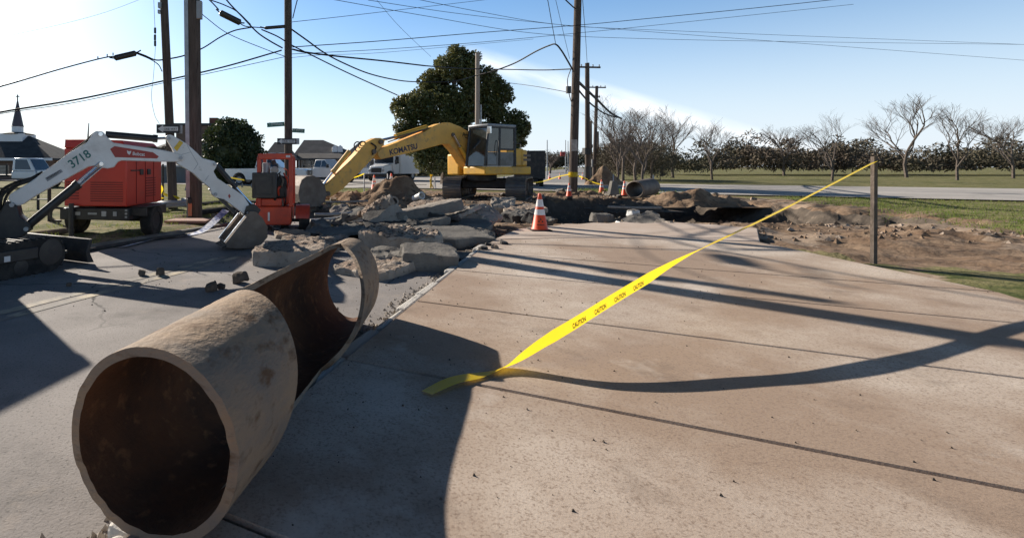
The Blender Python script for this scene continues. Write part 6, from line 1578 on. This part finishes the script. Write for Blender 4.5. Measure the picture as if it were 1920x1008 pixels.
# utility marker box
p = P(1150, 364, 20.5)
mb = MB(); mb.hexa([p + Vector((-.2, -.12, 0)), p + Vector((.2, -.12, 0)), p + Vector((.2, .12, 0)), p + Vector((-.2, .12, 0))], [p + Vector((-.09, -.1, .55)), p + Vector((.09, -.1, .55)), p + Vector((.09, .1, .55)), p + Vector((-.09, .1, .55))])
tag(mb.build('grey_marker', M['concrete_grey'], origin=p, bevel=.02), 'grey tapered block between the two right hand cones', 'block')
mb = MB(); p = P(1113.5, 305, 52); mb.box(p, (.5, .03, .8)); tag(mb.build('small_sign', M['sign_white'], origin=p), 'small white sign beside the far leaning pole', 'sign')

# hoses, conduits and pipes lying about
def lay(name, pts, r, m, label, cat, n=10, seg=8):
    q = catmull([Vector(p) for p in pts], n); mb = MB(); mb.tube(q, r, seg)
    return tag(mb.build(name, M[m], origin=q[0]), label, cat)
def gz(px, py, z): p = G(px, py, z); return p
o, _ = ribbon([gz(230, 462, .02), gz(290, 447, .02), gz(345, 441, .02), gz(375, 434, .02), P(395, 420, 10.6), P(410, 406, 11.2), P(424, 393, 11.7)], .16, 'flat blue and white discharge hose lying from the generator toward the pump', twist=.5, m='hose', name='discharge_hose', t0=1.4)
o['category'] = 'hose'
lay('discharge_hose', [gz(120, 476, .03), gz(200, 462, .03), gz(290, 447, .03), gz(350, 440, .03)], .03, 'dusty_black', 'dark hose lying along the left gutter', 'hose')
lay('wooden_rail', [gz(-60, 455, .1), P(0, 450, 9.0), P(60, 440, 9.3), P(140, 430, 9.6)], .055, 'bark', 'long brown pole lying on the verge behind the white excavator', 'pole')
lay('black_pipe', [gz(374, 385, .06), gz(430, 380, .06), gz(500, 381, .06), gz(560, 384, .06)], .11, 'rubber', 'upper of two fat black pipes lying behind the red pump', 'pipe')
lay('black_pipe', [gz(376, 397, .06), gz(430, 392, .06), gz(520, 394, .06)], .08, 'rubber', 'lower of two fat black pipes lying behind the red pump', 'pipe')
for i, (a, b, r_, lab, m) in enumerate((((582, 412.5), (650, 406), .04, 'white plastic conduit ending at the grey block behind the pile', 'pvc'), ((652, 409), (692, 404), .035, 'white conduit right of the grey block, the upper of two', 'pvc'), ((652, 414), (690, 410.5), .03, 'white conduit right of the grey block, the lower of two', 'pvc'),
                                    ((590, 401), (660, 398), .03, 'thin pale conduit lying above the white ones', 'galv'), ((570, 419), (640, 415.5), .03, 'thin dark conduit lying below the white ones', 'dusty_black'),
                                    ((602, 378), (690, 376), .035, 'thin pale pipe lying across the ground below the yellow bucket', 'pale_pole'), ((1140, 387), (1240, 389), .04, 'long thin board lying across the pit on the right', 'pale_pole'))):
    pa, pb = P(a[0], a[1], 11.3 if i < 5 else (17 if i == 5 else 16)), P(b[0], b[1], 11.6 if i < 5 else (17 if i == 5 else 15.5))
    lay('conduit', [pa, (pa + pb) / 2 - Vector((0, 0, .015)), pb], r_, m, lab, 'pipe', 4)
p = P(646, 410, 11.2); mb = MB(); mb.box(p, (.15, .15, .26)); tag(mb.build('concrete_post', M['concrete_grey'], origin=p, bevel=.012), 'small grey square post standing between the white conduits', 'post')
# coiled grey pipe at the foot of the leaning pole
c = P(326, 398, 14.4); c.z = .12; q = []
for k in range(61): a = k / 60 * 2 * math.pi * 2.2; q.append(c + Vector((math.cos(a) * .42, math.sin(a) * .42, .05 + k * .003)))
mb = MB(); mb.tube(q, .055, 8); tag(mb.build('hose_coil', M['grey_plastic'], origin=c), 'coil of grey hose lying around the foot of the leaning pole', 'hose')
p = gz(352, 414, .08); mb = MB(); mb.prism([p + Vector((-.5, -.12, 0)), p + Vector((.45, -.18, 0)), p + Vector((.55, .22, .02)), p + Vector((-.35, .26, .02))], (0, 0, .05)); tag(mb.build('wooden_board', mat('pinkish_board', (.36, .22, .17), .9), origin=p), 'pinkish flat board lying at the foot of the thick pole', 'board')

# grass: verge by the generator, berm at the right, far verge
def grass(name, n, fn, h0, h1, w, label, seed):
    g = np.random.default_rng(seed); pts = np.array([fn(g) for _ in range(n)])
    a = g.uniform(0, 6.28, n); hh = g.uniform(h0, h1, n); le = g.normal(size=(n, 2)) * hh[:, None] * .45
    dx, dy = np.cos(a) * w, np.sin(a) * w
    v = np.empty((n, 3, 3)); v[:, 0] = pts; v[:, 1] = pts; v[:, 2] = pts
    v[:, 0, 0] -= dx; v[:, 0, 1] -= dy; v[:, 1, 0] += dx; v[:, 1, 1] += dy; v[:, 2, :2] += le; v[:, 2, 2] += hh
    me = bpy.data.meshes.new(name); me.vertices.add(3 * n); me.vertices.foreach_set('co', v.ravel())
    me.loops.add(3 * n); me.loops.foreach_set('vertex_index', np.arange(3 * n, dtype=np.int32))
    me.polygons.add(n); me.polygons.foreach_set('loop_start', np.arange(0, 3 * n, 3, dtype=np.int32)); me.polygons.foreach_set('loop_total', np.full(n, 3, dtype=np.int32))
    me.materials.append(M['blade']); me.update(); me.validate()
    o = bpy.data.objects.new(name, me); scene.collection.objects.link(o); return tag(o, label, 'grass', kind='stuff')
def hz(x, y): return float(ground_h(np.array([x]), np.array([y]))[0])
def verge(g):
    while True:
        s, o = g.uniform(2, 26), KL - .22 - abs(g.normal(0, 3.2))
        p = R(s, o)
        if vnoise(np.array([p.x * .8]), np.array([p.y * .8]), 11)[0] - .5 > g.uniform(-.12, .06) and -14 < p.x: return p.x, p.y, hz(p.x, p.y) - .01
grass('grass', 15000, verge, .04, .12, .006, 'short patchy grass on the verge by the generator', 31)
def berm(g):
    c = P(1152, 340, 26); return c.x + g.normal(0, 1.1), c.y + g.normal(0, 1.2), -.03
grass('grass', 2500, berm, .08, .28, .012, 'green grass tuft below the striped barricade on the right', 32)
def rv(g):
    s, o = g.uniform(2, 30), 7.6 + abs(g.normal(0, 4)); p = R(s, o); return p.x, p.y, hz(p.x, p.y) - .01
grass('grass', 14000, rv, .05, .14, .008, 'dry grass right of the wide pavement', 33)
